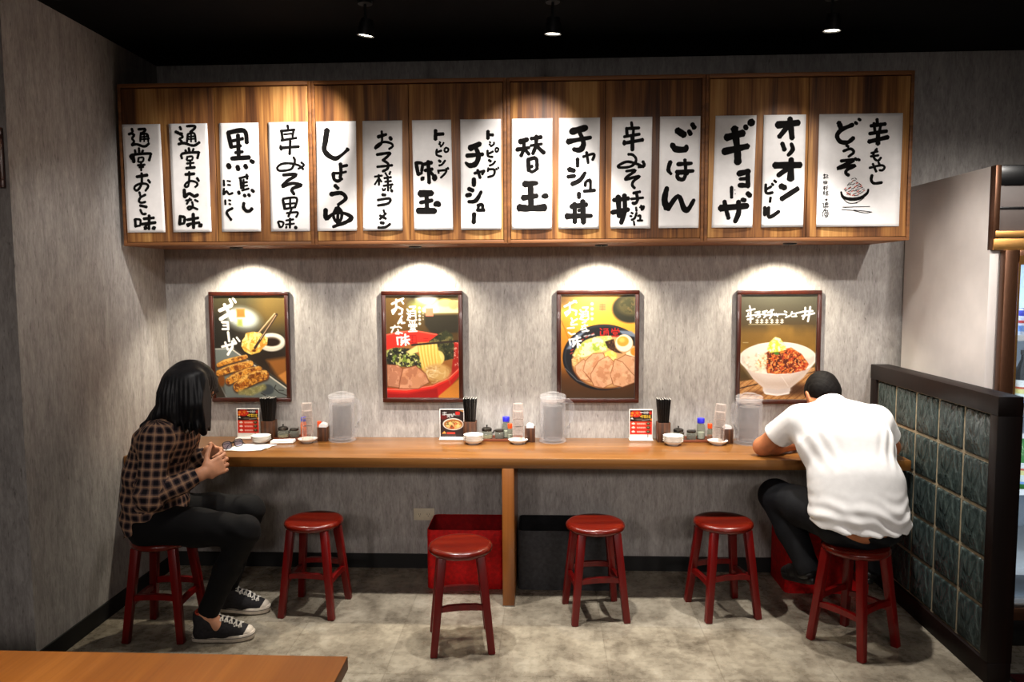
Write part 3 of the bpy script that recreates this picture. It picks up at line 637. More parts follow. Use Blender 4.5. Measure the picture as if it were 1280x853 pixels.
STOOLS = [((-1.745, -0.800), 1, 'round red wooden stool under the seated woman in plaid'), ((-1.132, -0.535), -4, 'empty round red stool nearest the seated woman, halfway under the counter'),
          ((-0.378, -0.862), 9, 'empty round red stool pulled out furthest, in front of the red box'), ((0.232, -0.545), 9, 'empty round red stool standing before the black box'),
          ((0.848, -0.492), 12, 'empty round red stool nearest the man in the white shirt'), ((1.345, -0.812), 35, 'round red wooden stool under the seated man in white')]
st0 = make_stool(STOOLS[0][2], (*STOOLS[0][0], 0), R(STOOLS[0][1]))
for (x, y), a, lb in STOOLS[1:]: dup(st0, (x, y, 0), R(a), lb)

# ------------------------------------------------------------------ storage boxes under the counter
def storage_box(name, label, x0, x1, y0, y1, h, mo, mi):
    t = thing(name, label, 'box', ((x0 + x1) / 2, (y0 + y1) / 2, 0), 0)
    w, d, th = (x1 - x0) / 2, (y1 - y0) / 2, 0.006
    def rr(w, d, r, n=6):
        out = []
        for cx, cy, a0 in ((w - r, d - r, 0), (-w + r, d - r, 90), (-w + r, -d + r, 180), (w - r, -d + r, 270)):
            for k in range(n + 1):
                a = R(a0 + 90 * k / n); out.append((cx + r * math.cos(a), cy + r * math.sin(a)))
        return out
    o = rr(w, d, 0.028); i_ = rr(w - th, d - th, 0.024)
    bm = bmesh.new()
    rows = [(o, 0.0), (o, h * 0.5), (o, h - 0.004), (rr(w - 0.002, d - 0.002, 0.027), h), (i_, h)]
    V = [[bm.verts.new((x, y, z)) for x, y in r] for r, z in rows]; n = len(o)
    for a, b in zip(V, V[1:]):
        for k in range(n): bm.faces.new((a[k], a[(k + 1) % n], b[(k + 1) % n], b[k]))
    bm.faces.new(V[0][::-1]); finish(bm, 'outer_shell', mo, t, smooth=50)
    bm = bmesh.new()
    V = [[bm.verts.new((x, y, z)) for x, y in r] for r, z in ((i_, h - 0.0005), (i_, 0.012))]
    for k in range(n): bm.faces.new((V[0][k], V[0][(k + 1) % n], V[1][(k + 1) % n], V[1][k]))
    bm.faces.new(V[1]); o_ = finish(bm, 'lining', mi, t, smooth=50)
    return t
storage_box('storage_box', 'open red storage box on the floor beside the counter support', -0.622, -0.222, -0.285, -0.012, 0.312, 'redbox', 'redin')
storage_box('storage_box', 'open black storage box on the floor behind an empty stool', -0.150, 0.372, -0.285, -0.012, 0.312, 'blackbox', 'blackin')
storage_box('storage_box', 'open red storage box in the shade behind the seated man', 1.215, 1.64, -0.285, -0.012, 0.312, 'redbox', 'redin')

# ------------------------------------------------------------------ foreground table
t = thing('dining_table', 'teak topped dining table cut off at the lower left corner', 'table', (-1.6, -2.85, 0))
bm = bmesh.new(); box(bm, -1.15, 1.145, -0.40, 0.406, 0.708, 0.740, 0.0025); finish(bm, 'table_top', 'table', t, smooth=30)
bm = bmesh.new(); box(bm, -1.12, 1.115, -0.37, 0.376, 0.66, 0.708, 0.002); finish(bm, 'apron', 'tedge', t, smooth=30)
for sx in (-1.05, 1.03):
    for sy in (-0.3, 0.3):
        bm = bmesh.new(); box(bm, sx - 0.03, sx + 0.03, sy - 0.03, sy + 0.03, 0, 0.66, 0.003); finish(bm, 'leg', 'tedge', t, smooth=30)

# ------------------------------------------------------------------ glass block partition
PX, PT, PL, PH = 1.732, 0.085, 1.150, 1.145
t = thing('glass_block_partition', 'low partition of wavy glass blocks in a dark wood frame', 'partition', (PX, 0, 0))
fr = 0.055
bm = bmesh.new(); box(bm, -0.006, PT + 0.004, -PL, -0.001, PH - 0.075, PH, 0.003); finish(bm, 'top_rail', 'dwood', t, smooth=30)
bm = bmesh.new(); box(bm, -0.004, PT + 0.002, -PL, -0.001, 0, 0.088, 0.003); finish(bm, 'bottom_rail', 'dwood', t, smooth=30)
bm = bmesh.new(); box(bm, -0.006, PT + 0.004, -PL, -PL + 0.052, 0.088, PH - 0.075, 0.003); finish(bm, 'end_post', 'dwood', t, smooth=30)
bm = bmesh.new(); box(bm, -0.004, PT, -0.062, -0.001, 0.088, PH - 0.075, 0.003); finish(bm, 'wall_post', 'dwood', t, smooth=30)
y0, y1, z0, z1 = -PL + 0.052, -0.062, 0.088, PH - 0.075
gy = (y1 - y0) / 5; gz = (z1 - z0) / 5; jt = 0.006
bm = bmesh.new()
for k in range(6):
    box(bm, 0.012, PT - 0.012, y0 + k * gy - (jt if 0 < k else 0), y0 + k * gy + (jt if k < 5 else 0), z0, z1)
for k in range(6):
    for q in range(5):
        box(bm, 0.0125, PT - 0.0125, y0 + q * gy + jt, y0 + (q + 1) * gy - jt, z0 + k * gz - (jt if 0 < k else 0), z0 + k * gz + (jt if k < 5 else 0))
finish(bm, 'grout', 'grout', t, smooth=0)
for a in range(5):
    for b in range(5):
        bm = bmesh.new(); box(bm, 0.006, PT - 0.006, -gy / 2 + jt, gy / 2 - jt, -gz / 2 + jt, gz / 2 - jt, 0.012, 3)
        finish(bm, 'glass_block', 'gblock', t, (0, y0 + (a + 0.5) * gy, z0 + (b + 0.5) * gz), smooth=50)

# ------------------------------------------------------------------ display refrigerator
FX, FY, FZ, FW = 1.872, -0.79, 2.068, 0.82
t = thing('display_refrigerator', 'tall cream drinks refrigerator with a bronze framed glass door', 'refrigerator', (FX, FY, 0))
D = 0.77
bm = bmesh.new()
box(bm, 0, 0.05, 0, D, 0, FZ, 0.004); box(bm, FW - 0.05, FW, 0, D, 0, FZ, 0.004); box(bm, 0.05, FW - 0.05, D - 0.05, D, 0, FZ)
box(bm, 0.05, FW - 0.05, 0, D - 0.05, 0, 0.18); box(bm, 0.05, FW - 0.05, 0.02, D - 0.05, 1.72, FZ)
finish(bm, 'cabinet_body', 'fwhite', t, smooth=30)
bm = bmesh.new()
box(bm, 0.05, 0.06, 0.05, D - 0.06, 0.18, 1.72); box(bm, FW - 0.06, FW - 0.05, 0.05, D - 0.06, 0.18, 1.72); box(bm, 0.06, FW - 0.06, D - 0.06, D - 0.05, 0.18, 1.72); box(bm, 0.06, FW - 0.06, 0.05, D - 0.06, 1.71, 1.72); box(bm, 0.06, FW - 0.06, 0.05, D - 0.06, 0.18, 0.19)
finish(bm, 'inner_lining', 'fin', t, smooth=0)
bm = bmesh.new(); box(bm, 0.016, FW, -0.012, 0.02, 1.985, FZ, 0.004); finish(bm, 'top_strip', 'fblack', t, smooth=30)
bm = bmesh.new(); box(bm, 0.024, FW, -0.008, 0.02, 1.795, 1.982, 0.002); finish(bm, 'header_panel', 'fgrey', t, smooth=30)
bm = bmesh.new(); box(bm, 0.024, FW, -0.014, -0.008, 1.885, 1.895, 0.001); finish(bm, 'header_rail', 'fblack', t, smooth=30)
bm = bmesh.new(); box(bm, -0.001, 0.024, -0.02, 0.02, 1.715, FZ, 0.003); finish(bm, 'corner_post', 'dbronze', t, smooth=30)
bm = bmesh.new(); box(bm, 0.008, FW, -0.022, -0.006, 1.767, 1.795, 0.002); box(bm, 0.0, FW, -0.026, -0.006, 1.715, 1.762, 0.002); finish(bm, 'brass_trim', 'brass', t, smooth=30)
bm = bmesh.new(); box(bm, 0.0, FW, -0.03, 0.0, 0.0, 0.115, 0.003); finish(bm, 'kick_plate', 'fblack', t, smooth=30)
dr = thing('door', '', '', (0, 0, 0)); del dr['label']; del dr['category']; dr.parent = t
bm = bmesh.new()
x0, x1, z0, z1 = 0.038, FW - 0.02, 0.12, 1.7145; f = 0.058
box(bm, x0, x0 + f, -0.045, -0.004, z0, z1, 0.006); box(bm, x1 - f, x1, -0.045, -0.004, z0, z1, 0.006)
box(bm, x0 + f, x1 - f, -0.045, -0.004, z1 - f, z1, 0.006); box(bm, x0 + f, x1 - f, -0.045, -0.004, z0, z0 + f, 0.006)
finish(bm, 'door_frame', 'dbronze', dr, smooth=30)
bm = bmesh.new(); box(bm, x0 + f - 0.002, x0 + f + 0.006, -0.047, -0.044, z0 + f, z1 - f + 0.008); box(bm, x0 + f, x1 - f, -0.049, -0.0455, z1 - f - 0.004, z1 - f + 0.034); finish(bm, 'door_trim', 'brass', dr, smooth=0)
bm = bmesh.new(); box(bm, x0 + f, x1 - f, -0.028, -0.022, z0 + f, z1 - f); finish(bm, 'door_glass', 'doorglass', dr, smooth=0)
SHZ = [0.30, 0.66, 1.02, 1.34]
for z in SHZ:
    bm = bmesh.new(); box(bm, 0.062, FW - 0.062, 0.06, D - 0.08, z - 0.012, z, 0.002); box(bm, 0.062, FW - 0.062, 0.055, 0.06, z - 0.014, z + 0.012)
    finish(bm, 'shelf', 'whitepl', t, smooth=30)
M['ftube'] = emit('cold_fridge_tube', (206, 228, 255), 5.0)
bm = bmesh.new(); box(bm, 0.09, FW - 0.09, 0.09, 0.115, 1.675, 1.70, 0.004); finish(bm, 'light_tube', 'ftube', t, smooth=30)
bm = bmesh.new(); tube(bm, [(0.1 + 0.05 * k, 0.4 + 0.0 * k, 1.69 - 0.035 * math.sin(k / 6 * PI)) for k in range(7)], 0.008, 8); finish(bm, 'hanging_cable', 'black', t)
light('fridge_inner_light', 'AREA', (FX + FW / 2, FY + 0.16, 1.66), 7, (0.74, 0.86, 1.0), (FX + FW / 2, FY + 0.4, 0.4), (0.6, 0.05))
light('fridge_inner_light', 'AREA', (FX + FW / 2, FY + 0.045, 0.9), 3, (0.74, 0.86, 1.0), (FX + FW / 2, FY + 0.4, 0.85), (0.6, 1.2))

t = thing('floor_mat', 'dark reddish mat on the floor before the drinks refrigerator', 'mat', (2.3, -1.30, 0.0))
bm = bmesh.new(); box(bm, -0.45, 0.45, -0.26, 0.22, 0.0, 0.012, 0.005); finish(bm, 'mat_pile', M['matred'], t, smooth=30)
bm = bmesh.new()
for a in ((-0.46, 0.46, -0.27, -0.255), (-0.46, 0.46, 0.215, 0.23), (-0.46, -0.445, -0.255, 0.215), (0.445, 0.46, -0.255, 0.215)): box(bm, *a, 0.0, 0.009, 0.002)
finish(bm, 'mat_border', 'black', t, smooth=30)
# drinks in the refrigerator
def can_mat(name, bands):
    m = NT(name); co = m.coord(); s = m.n('SeparateXYZ'); m.l(co, s.inputs[0])
    r = m.n('ValToRGB'); r.color_ramp.interpolation = 'CONSTANT'; e = r.color_ramp.elements
    while len(e) < len(bands): e.new(0.5)
    for el, (p, c) in zip(e, bands): el.position = p; el.color = lin(c)
    m.l(m.math('DIVIDE', s.outputs[2], 0.2), r.inputs[0]); nz = m.noise(co, 90, 2)
    m.set(color=m.mix(r.outputs[0], m.ramp(nz, [(0.35, (200, 200, 200)), (0.6, (255, 255, 255))]), 0.4, 'MULTIPLY'), rough=0.3, metal=0.2)
    return m.m
M['can1'] = can_mat('blue_and_white_can_print', [(0, (205, 210, 220)), (0.12, (120, 160, 215)), (0.25, (235, 235, 240)), (0.3, (205, 60, 60)), (0.36, (235, 238, 245)), (0.46, (50, 60, 170)), (0.58, (225, 228, 235))])
M['bot1'] = plain('black_bottle_glass', (12, 13, 16), 0.12, 0.1, 30)
M['lab1'] = can_mat('pale_striped_label_print', [(0, (120, 160, 220)), (0.2, (220, 228, 220)), (0.35, (225, 215, 140)), (0.45, (200, 90, 60)), (0.5, (230, 230, 225))])
M['bot2'] = plain('orange_drink_bottle', (225, 110, 30), 0.2, 0.15, 30)
M['bot3'] = plain('green_drink_bottle', (40, 120, 40), 0.2, 0.15, 30)
def can(label, x, y, z, mat='can1'):
    t = thing('drink_can', label, 'drink can', (FX + x, FY + y, z), 0, 'drinks in the refrigerator')
    bm = bmesh.new(); lathe(bm, [(0, 0.004), (0.026, 0.004), (0.029, 0), (0.0325, 0.008), (0.033, 0.012), (0.033, 0.112), (0.028, 0.122)], 28); finish(bm, 'can_body', mat, t)
    bm = bmesh.new(); lathe(bm, [(0.028, 0.122), (0.0285, 0.125), (0.026, 0.124), (0.025, 0.119), (0, 0.119)], 28); finish(bm, 'can_lid', 'steel', t)
def bottle(label, x, y, z, h=0.25, r=0.036, mb='bot1', ml='lab1', cap='blackbox'):
    t = thing('drink_bottle', label, 'bottle', (FX + x, FY + y, z), 0, 'drinks in the refrigerator')
    bm = bmesh.new(); lathe(bm, [(0, 0.004), (r - 0.006, 0), (r, 0.008), (r, h * 0.58), (r * 0.85, h * 0.68), (r * 0.42, h * 0.84), (r * 0.38, h * 0.95), (0, h * 0.95)], 28); finish(bm, 'bottle_body', mb, t)
    bm = bmesh.new(); lathe(bm, [(r + 0.0006, 0.03), (r + 0.0008, 0.032), (r + 0.0008, h * 0.5), (r + 0.0004, h * 0.5)], 28); finish(bm, 'bottle_label', ml, t)
    bm = bmesh.new(); lathe(bm, [(r * 0.41, h * 0.92), (r * 0.45, h * 0.93), (r * 0.45, h), (0, h)], 20); finish(bm, 'bottle_cap', cap, t)
can('blue and white drink can on the top refrigerator shelf, leftmost', 0.148, 0.11, 1.34)
can('drink can beside the leftmost can on the top refrigerator shelf', 0.235, 0.12, 1.34)
bottle('black glass bottle on the second refrigerator shelf, nearest the left edge', 0.145, 0.12, 1.02, 0.26, 0.04)
bottle('black glass bottle second along the second refrigerator shelf', 0.24, 0.12, 1.02, 0.26, 0.04)
bottle('orange drink bottle on the third refrigerator shelf at the left', 0.145, 0.11, 0.66, 0.25, 0.036, 'bot2', 'lab1', 'orange')
bottle('green drink bottle second along the third refrigerator shelf', 0.235, 0.11, 0.66, 0.25, 0.036, 'bot3', 'lab1', 'whitepl')
bottle('dark bottle on the lowest refrigerator shelf', 0.15, 0.11, 0.30, 0.25, 0.036, 'bot1', 'lab1', 'blue')

# ------------------------------------------------------------------ printed pictures (a small painter; colours end up as a mesh attribute)
class Canvas:
    def __init__(s, x0, y0, x1, y1, nx, ny, bg=(0, 0, 0), seed=1):
        s.x = np.linspace(x0, x1, nx)[None, :] + np.zeros((ny, 1)); s.y = np.linspace(y0, y1, ny)[:, None] + np.zeros((1, nx))
        s.c = np.zeros((ny, nx, 3)) + np.array(bg, float); s.nx, s.ny = nx, ny
        s.px = (x1 - x0) / nx; s.rng = np.random.RandomState(seed)
    def nz(s, size, seed=0):
        r = np.random.RandomState(seed + 17); n = 0; amp = 1; tot = 0
        for o in range(3):
            g = max(2, int((s.x[0, -1] - s.x[0, 0]) / size * 2 ** o) + 3); gy = max(2, int((s.y[-1, 0] - s.y[0, 0]) / size * 2 ** o) + 3)
            a = r.rand(gy, g); fx = (s.x - s.x[0, 0]) / (s.x[0, -1] - s.x[0, 0]) * (g - 2); fy = (s.y - s.y[0, 0]) / (s.y[-1, 0] - s.y[0, 0]) * (gy - 2)
            ix = fx.astype(int); iy = fy.astype(int); u = fx - ix; v = fy - iy; u = u * u * (3 - 2 * u); v = v * v * (3 - 2 * v)
            n = n + amp * ((a[iy, ix] * (1 - u) + a[iy, ix + 1] * u) * (1 - v) + (a[iy + 1, ix] * (1 - u) + a[iy + 1, ix + 1] * u) * v); tot += amp; amp *= 0.55
        return n / tot
    def put(s, m, col, var=None):
        m = np.clip(m, 0, 1)[..., None]; col = np.array(col, float)
        if col.ndim == 1: col = col[None, None, :]
        s.c[:] = s.c * (1 - m) + col * m
        return m[..., 0]
    def edge(s, d, soft): return np.clip(0.5 - d / max(soft, s.px * 1.2), 0, 1)
    def vgrad(s, stops):
        ys = [p for p, _ in stops]
        for k in range(3): s.c[..., k] = np.interp(s.y, ys, [c[k] for _, c in stops])
    def ell_d(s, cx, cy, rx, ry, rot=0):
        a = R(rot); dx, dy = s.x - cx, s.y - cy
        u = dx * math.cos(a) + dy * math.sin(a); v = -dx * math.sin(a) + dy * math.cos(a)
        k = np.sqrt((u / rx) ** 2 + (v / ry) ** 2); return (k - 1) * min(rx, ry)
    def ell(s, cx, cy, rx, ry, col, soft=4, rot=0, a=1.0): return s.put(s.edge(s.ell_d(cx, cy, rx, ry, rot), soft) * a, col)
    def poly_d(s, pts):
        P = np.array(pts, float); n = len(P); d = np.full(s.x.shape, 1e9); ins = np.zeros(s.x.shape, bool)
        for i in range(n):
            a, b = P[i], P[(i + 1) % n]; e = b - a; wx, wy = s.x - a[0], s.y - a[1]
            t = np.clip((wx * e[0] + wy * e[1]) / max(e @ e, 1e-9), 0, 1)
            d = np.minimum(d, np.hypot(wx - e[0] * t, wy - e[1] * t))
            c = ((a[1] <= s.y) != (b[1] <= s.y)); xx = a[0] + (s.y - a[1]) / (b[1] - a[1] if b[1] != a[1] else 1e-9) * e[0]
            ins ^= c & (s.x < xx)
        return np.where(ins, -d, d)
    def poly(s, pts, col, soft=4, a=1.0, rnd=0): return s.put(s.edge(s.poly_d(pts) - rnd, soft) * a, col)
    def line_d(s, pts, w):
        d = np.full(s.x.shape, 1e9)
        P = [(p[0], p[1], (p[2] if len(p) > 2 else w)) for p in pts]
        if len(P) == 1: P = P * 2
        for a, b in zip(P, P[1:]):
            ex, ey = b[0] - a[0], b[1] - a[1]; wx, wy = s.x - a[0], s.y - a[1]
            t = np.clip((wx * ex + wy * ey) / max(ex * ex + ey * ey, 1e-9), 0, 1)
            d = np.minimum(d, np.hypot(wx - ex * t, wy - ey * t) - (a[2] + (b[2] - a[2]) * t) / 2)
        return d
    def line(s, pts, w, col, soft=3, a=1.0): return s.put(s.edge(s.line_d(pts, w), soft) * a, col)
    def strokes(s, txt, col, soft=3, a=1.0, f=1.0):
        d = np.full(s.x.shape, 1e9)
        for st in txt.replace('\n', ';').split(';'):
            st = st.strip()
            if not st: continue
            w, r = st.split(':'); d = np.minimum(d, s.line_d([tuple(map(float, q.split(','))) for q in r.split()], float(w) * f))
        s.put(s.edge(d, soft) * a, col)
    def speck(s, mask, size, seed, pal, thr=0.5, a=1.0):
        """mottle a masked area with patches from a palette"""
        for k, c in enumerate(pal):
            n = s.nz(size, seed * 31 + k * 7)
            s.put(mask * np.clip((n - thr) * 14 + 0.5, 0, 1) * a, c)
    def mesh(s, name, w, h, parent, mat='print', loc=(0, 0, 0)):
        """flat sheet w x h in XZ, origin at its centre, facing -Y"""
        nx, ny = s.nx, s.ny
        X = np.linspace(-w / 2, w / 2, nx); Z = np.linspace(h / 2, -h / 2, ny)
        co = np.zeros((ny, nx, 3), np.float32); co[..., 0] = X[None, :]; co[..., 2] = Z[:, None]
        idx = np.arange(nx * ny).reshape(ny, nx)
        q = np.stack([idx[:-1, :-1], idx[1:, :-1], idx[1:, 1:], idx[:-1, 1:]], -1).reshape(-1, 4)
        me = mesh_np(name, co.reshape(-1, 3), q)
        c = np.clip(s.c, 0, 255).reshape(-1, 3) / 255.0
        l = np.where(c <= 0.04045, c / 12.92, ((c + 0.055) / 1.055) ** 2.4)
        at = me.color_attributes.new('print', 'FLOAT_COLOR', 'POINT')
        at.data.foreach_set('color', np.concatenate([l, np.ones((len(l), 1))], 1).astype(np.float32).ravel())
        me.materials.append(M[mat] if isinstance(mat, str) else mat)
        o = bpy.data.objects.new(name, me); o.location = loc
        return link(o, parent)
def mesh_np(name, co, quads):
    me = bpy.data.meshes.new(name); n = len(quads)
    me.vertices.add(len(co)); me.vertices.foreach_set('co', np.asarray(co, np.float32).ravel())
    me.loops.add(n * 4); me.loops.foreach_set('vertex_index', np.asarray(quads, np.int32).ravel())
    me.polygons.add(n); me.polygons.foreach_set('loop_start', np.arange(0, n * 4, 4, dtype=np.int32))
    try: me.polygons.foreach_set('loop_total', np.full(n, 4, np.int32))
    except Exception: pass
    me.update(calc_edges=True); me.validate()
    return me

def paint_dumplings():
    c = Canvas(82, 84, 578, 776, 170, 238); c.vgrad([(84, (66, 62, 40)), (200, (58, 50, 34)), (430, (40, 34, 26)), (776, (60, 40, 22))])
    c.ell(520, 150, 150, 150, (116, 92, 40), 140, a=0.8); c.ell(120, 330, 120, 130, (30, 28, 24), 90, a=0.8)
    c.ell(285, 240, 108, 68, (150, 158, 150), 60, 12); c.ell(285, 232, 80, 48, (226, 232, 226), 50, 12)
    c.poly([(242, 172), (298, 172), (302, 230), (240, 230)], (214, 106, 46), 14); c.poly([(246, 240), (282, 240), (280, 290), (244, 288)], (150, 160, 80), 16)
    c.ell(480, 510, 120, 62, (36, 26, 18), 50, a=0.9)
    c.poly([(440, 520), (580, 500), (580, 690), (520, 640)], (142, 88, 36), 30); c.line([(455, 540), (470, 600)], 6, (70, 40, 18), 6)
    c.poly([(520, 625), (580, 590), (580, 690)], (196, 128, 60), 10)
    c.ell(478, 398, 96, 62, (206, 198, 182), 8); c.ell(482, 388, 84, 50, (234, 226, 206), 8); c.ell(478, 394, 62, 32, (92, 78, 66), 10); c.ell(480, 398, 54, 25, (34, 20, 12), 8)
    # tray
    c.poly([(84, 440), (212, 436), (580, 692), (580, 780), (150, 780), (84, 640)], (108, 114, 110), 6)
    c.line([(212, 440), (585, 706)], 14, (56, 54, 48), 4); c.line([(205, 448), (580, 716)], 9, (206, 200, 184), 4); c.line([(84, 444), (212, 440)], 8, (176, 178, 170), 6)
    c.ell(440, 720, 46, 36, (66, 72, 76), 10); c.line([(500, 690), (488, 712), (520, 740), (580, 762)], 6, (40, 38, 36), 4); c.line([(520, 724), (552, 726)], 5, (40, 38, 36), 4); c.line([(395, 745), (425, 760)], 6, (40, 38, 36), 4)
    c.line([(90, 640), (150, 775)], 8, (196, 196, 190), 5); c.poly([(84, 560), (120, 600), (150, 776), (84, 776)], (48, 46, 42), 12, 0.6)
    for p, w, k in (([(104, 556), (150, 536), (220, 518), (296, 500)], 34, 1), ([(104, 612), (170, 588), (250, 566), (326, 548)], 50, 2), ([(172, 668), (230, 634), (310, 606), (384, 588)], 58, 3), ([(236, 710), (290, 672), (360, 640), (420, 628)], 84, 4)):
        q = [(x, y - w * 0.10, w * (0.62 + 0.38 * math.sin(PI * (n_ + 0.6) / 4.2))) for n_, (x, y) in enumerate(p)]
        c.line([(x, y + 8, ww + 8) for x, y, ww in q], w, (58, 30, 14), 14, 0.8); m = c.line(q, w, (196, 128, 48), 7)
        c.speck(m, 30, k, [(158, 82, 22), (232, 176, 84), (104, 48, 14), (214, 142, 48)], 0.55, 0.85); c.speck(m, 12, k + 9, [(84, 38, 12), (244, 204, 120)], 0.66, 0.6)
        c.line([(x, y - ww * 0.40, 6) for x, y, ww in q], 5, (240, 196, 110), 7, 0.75)
        for h_ in range(5):
            a_ = (h_ + 0.7) / 5.4; x = p[0][0] + (p[-1][0] - p[0][0]) * a_; y = p[0][1] + (p[-1][1] - p[0][1]) * a_
            c.line([(x - 4, y - w * 0.30), (x + 8, y + w * 0.05)], 5, (120, 62, 18), 6, 0.6)
    m = c.line([(250, 738, 30), (330, 734, 52), (412, 704, 40)], 46, (158, 152, 92), 16, 0.75); c.speck(m, 22, 8, [(190, 176, 116), (112, 104, 56)], 0.58, 0.6)
    c.ell(120, 660, 24, 40, (120, 66, 20), 12)
    m = c.poly([(306, 340), (345, 332), (395, 334), (420, 352), (448, 372), (444, 410), (415, 432), (392, 462), (335, 478), (290, 455), (272, 425), (278, 388), (298, 366)], (226, 178, 74), 6, rnd=4)
    c.speck(m, 24, 11, [(240, 206, 116), (196, 132, 44), (246, 222, 150)], 0.56, 0.8); c.line([(280, 430), (330, 462), (390, 440), (440, 400)], 10, (170, 104, 30), 10, 0.6); c.ell(355, 455, 14, 9, (96, 50, 14), 6)
    c.line([(506, 206), (388, 338)], 10, (206, 178, 140), 4); c.line([(508, 210), (394, 336)], 4, (110, 80, 50), 3); c.line([(520, 212), (362, 436)], 17, (52, 36, 28), 4); c.line([(514, 216), (400, 378)], 5, (190, 160, 124), 3)
    c.strokes("""24:126,182 205,150;26:130,240 214,192;22:160,145 190,200 206,246;17:198,110 212,140;16:220,100 236,126
16:140,262 178,262 180,310;12:146,284 176,284;13:140,308 182,308;16:178,330 184,390;17:134,428 230,404;16:156,400 172,446;18:206,392 204,430 172,480;14:214,376 230,400;13:238,366 256,390""", (250, 248, 240), 4)
    return c
def paint_redbowl():
    c = Canvas(84, 82, 582, 772, 170, 238); c.vgrad([(82, (84, 72, 40)), (330, (70, 52, 26)), (772, (150, 90, 34))])
    c.ell(130, 250, 130, 200, (96, 66, 26), 100, a=0.7); c.ell(330, 110, 90, 60, (40, 34, 28), 60, a=0.7); c.ell(366, 108, 62, 40, (250, 244, 228), 36); c.ell(310, 160, 60, 40, (160, 170, 90), 40, a=0.7)
    c.poly([(345, 185), (440, 120), (585, 118), (585, 205), (420, 208)], (236, 214, 150), 14); c.ell(492, 135, 48, 26, (246, 222, 110), 12); c.ell(552, 148, 36, 30, (222, 150, 100), 12); c.ell(390, 180, 50, 28, (250, 244, 214), 20)
    c.poly([(350, 205), (585, 205), (585, 330), (400, 345), (350, 280)], (40, 36, 26), 14); c.line([(350, 212), (585, 208)], 10, (96, 80, 50), 8)
    c.poly([(84, 345), (84, 780), (450, 780), (585, 620), (585, 400), (430, 340), (250, 318)], (188, 30, 24), 8)
    c.poly([(84, 345), (250, 322), (420, 345), (400, 395), (84, 450)], (214, 44, 32), 8); c.line([(84, 348), (180, 326), (300, 322), (430, 345)], 8, (236, 96, 74), 6)
    c.poly([(545, 400), (585, 420), (585, 600), (500, 660), (540, 520)], (166, 34, 26), 10); c.speck(c.edge(c.ell_d(565, 480, 20, 90), 6), 10, 3, [(236, 190, 170)], 0.66, 0.8)
    c.poly([(84, 460), (240, 410), (480, 420), (545, 470), (530, 590), (420, 690), (200, 716), (84, 700)], (150, 96, 46), 8)
    c.poly([(410, 780), (585, 640), (585, 780)], (196, 124, 46), 8); c.line([(84, 716), (220, 722), (400, 694), (520, 640), (590, 572)], 20, (226, 46, 34), 6); c.line([(84, 712), (220, 717), (400, 688), (515, 634), (590, 566)], 5, (250, 140, 112), 4)
    c.poly([(84, 740), (230, 742), (430, 706), (440, 780), (84, 780)], (150, 18, 16), 10)
    m = c.poly([(376, 390), (440, 345), (495, 315), (540, 345), (550, 420), (545, 505), (480, 520), (440, 470)], (46, 50, 30), 6); c.speck(m, 26, 5, [(88, 86, 50), (28, 30, 20), (120, 110, 66)], 0.6, 0.7)
    m = c.poly([(84, 450), (150, 430), (250, 440), (320, 500), (326, 568), (200, 560), (84, 560)], (58, 58, 36), 8)
    c.speck(m, 26, 6, [(116, 140, 52), (26, 28, 22), (196, 200, 110), (30, 30, 26)], 0.6, 0.9); c.speck(m, 12, 9, [(240, 236, 200)], 0.74, 0.9)
    c.ell(440, 500, 42, 48, (236, 206, 120), 8); c.ell(436, 505, 26, 32, (246, 226, 160), 10)
    m = c.poly([(300, 400), (432, 392), (440, 450), (462, 520), (450, 590), (380, 610), (330, 580), (312, 500)], (228, 190, 92), 8)
    for k in range(11): c.line([(306 + k * 12, 402), (316 + k * 11, 470), (336 + k * 10, 560 + (k % 3) * 10)], 4, ((250, 226, 150), (198, 150, 60))[k % 2], 4, 0.8)
    m = c.poly([(220, 460), (300, 415), (305, 460), (250, 480)], (236, 206, 130), 8)
    c.ell(430, 600, 95, 60, (206, 164, 100), 20)
    rg = random.Random(7)
    for k in range(26):
        x = rg.uniform(345, 505); y = rg.uniform(555, 665); a_ = rg.uniform(-0.5, 2.4); b_ = rg.uniform(-0.5, 0.5); L_ = rg.uniform(40, 80); P_ = []
        for q in range(6): P_.append((x, y)); x += math.cos(a_) * L_ / 5; y += math.sin(a_) * L_ / 5 * 0.7; a_ += b_
        c.line(P_, 6, ((232, 208, 156), (170, 122, 70), (244, 228, 190))[k % 3], 8, 0.6)
    for pts, col in (([(88, 548), (160, 552), (215, 590), (190, 640), (165, 700), (90, 690)], (190, 128, 98)), ([(200, 575), (285, 556), (350, 610), (372, 664), (300, 706), (170, 706), (180, 640)], (204, 142, 104))):
        c.poly(pts, (120, 64, 40), 6, rnd=5); m = c.poly(pts, col, 6); c.speck(m, 40, int(pts[0][0]), [(222, 164, 130), (168, 104, 76)], 0.58, 0.6)
    c.line([(262, 414), (400, 402), (590, 388)], 14, (44, 34, 28), 4)
    c.poly([(358, 168), (410, 168), (410, 222), (358, 222)], (214, 120, 92), 6)
    c.strokes("6:238,350 290,350 290,400 238,400 238,350;5:250,362 278,362;5:264,350 264,400;5:250,380 278,380;5:340,370 372,372;5:342,384 370,386", (120, 16, 14), 4, 0.8)
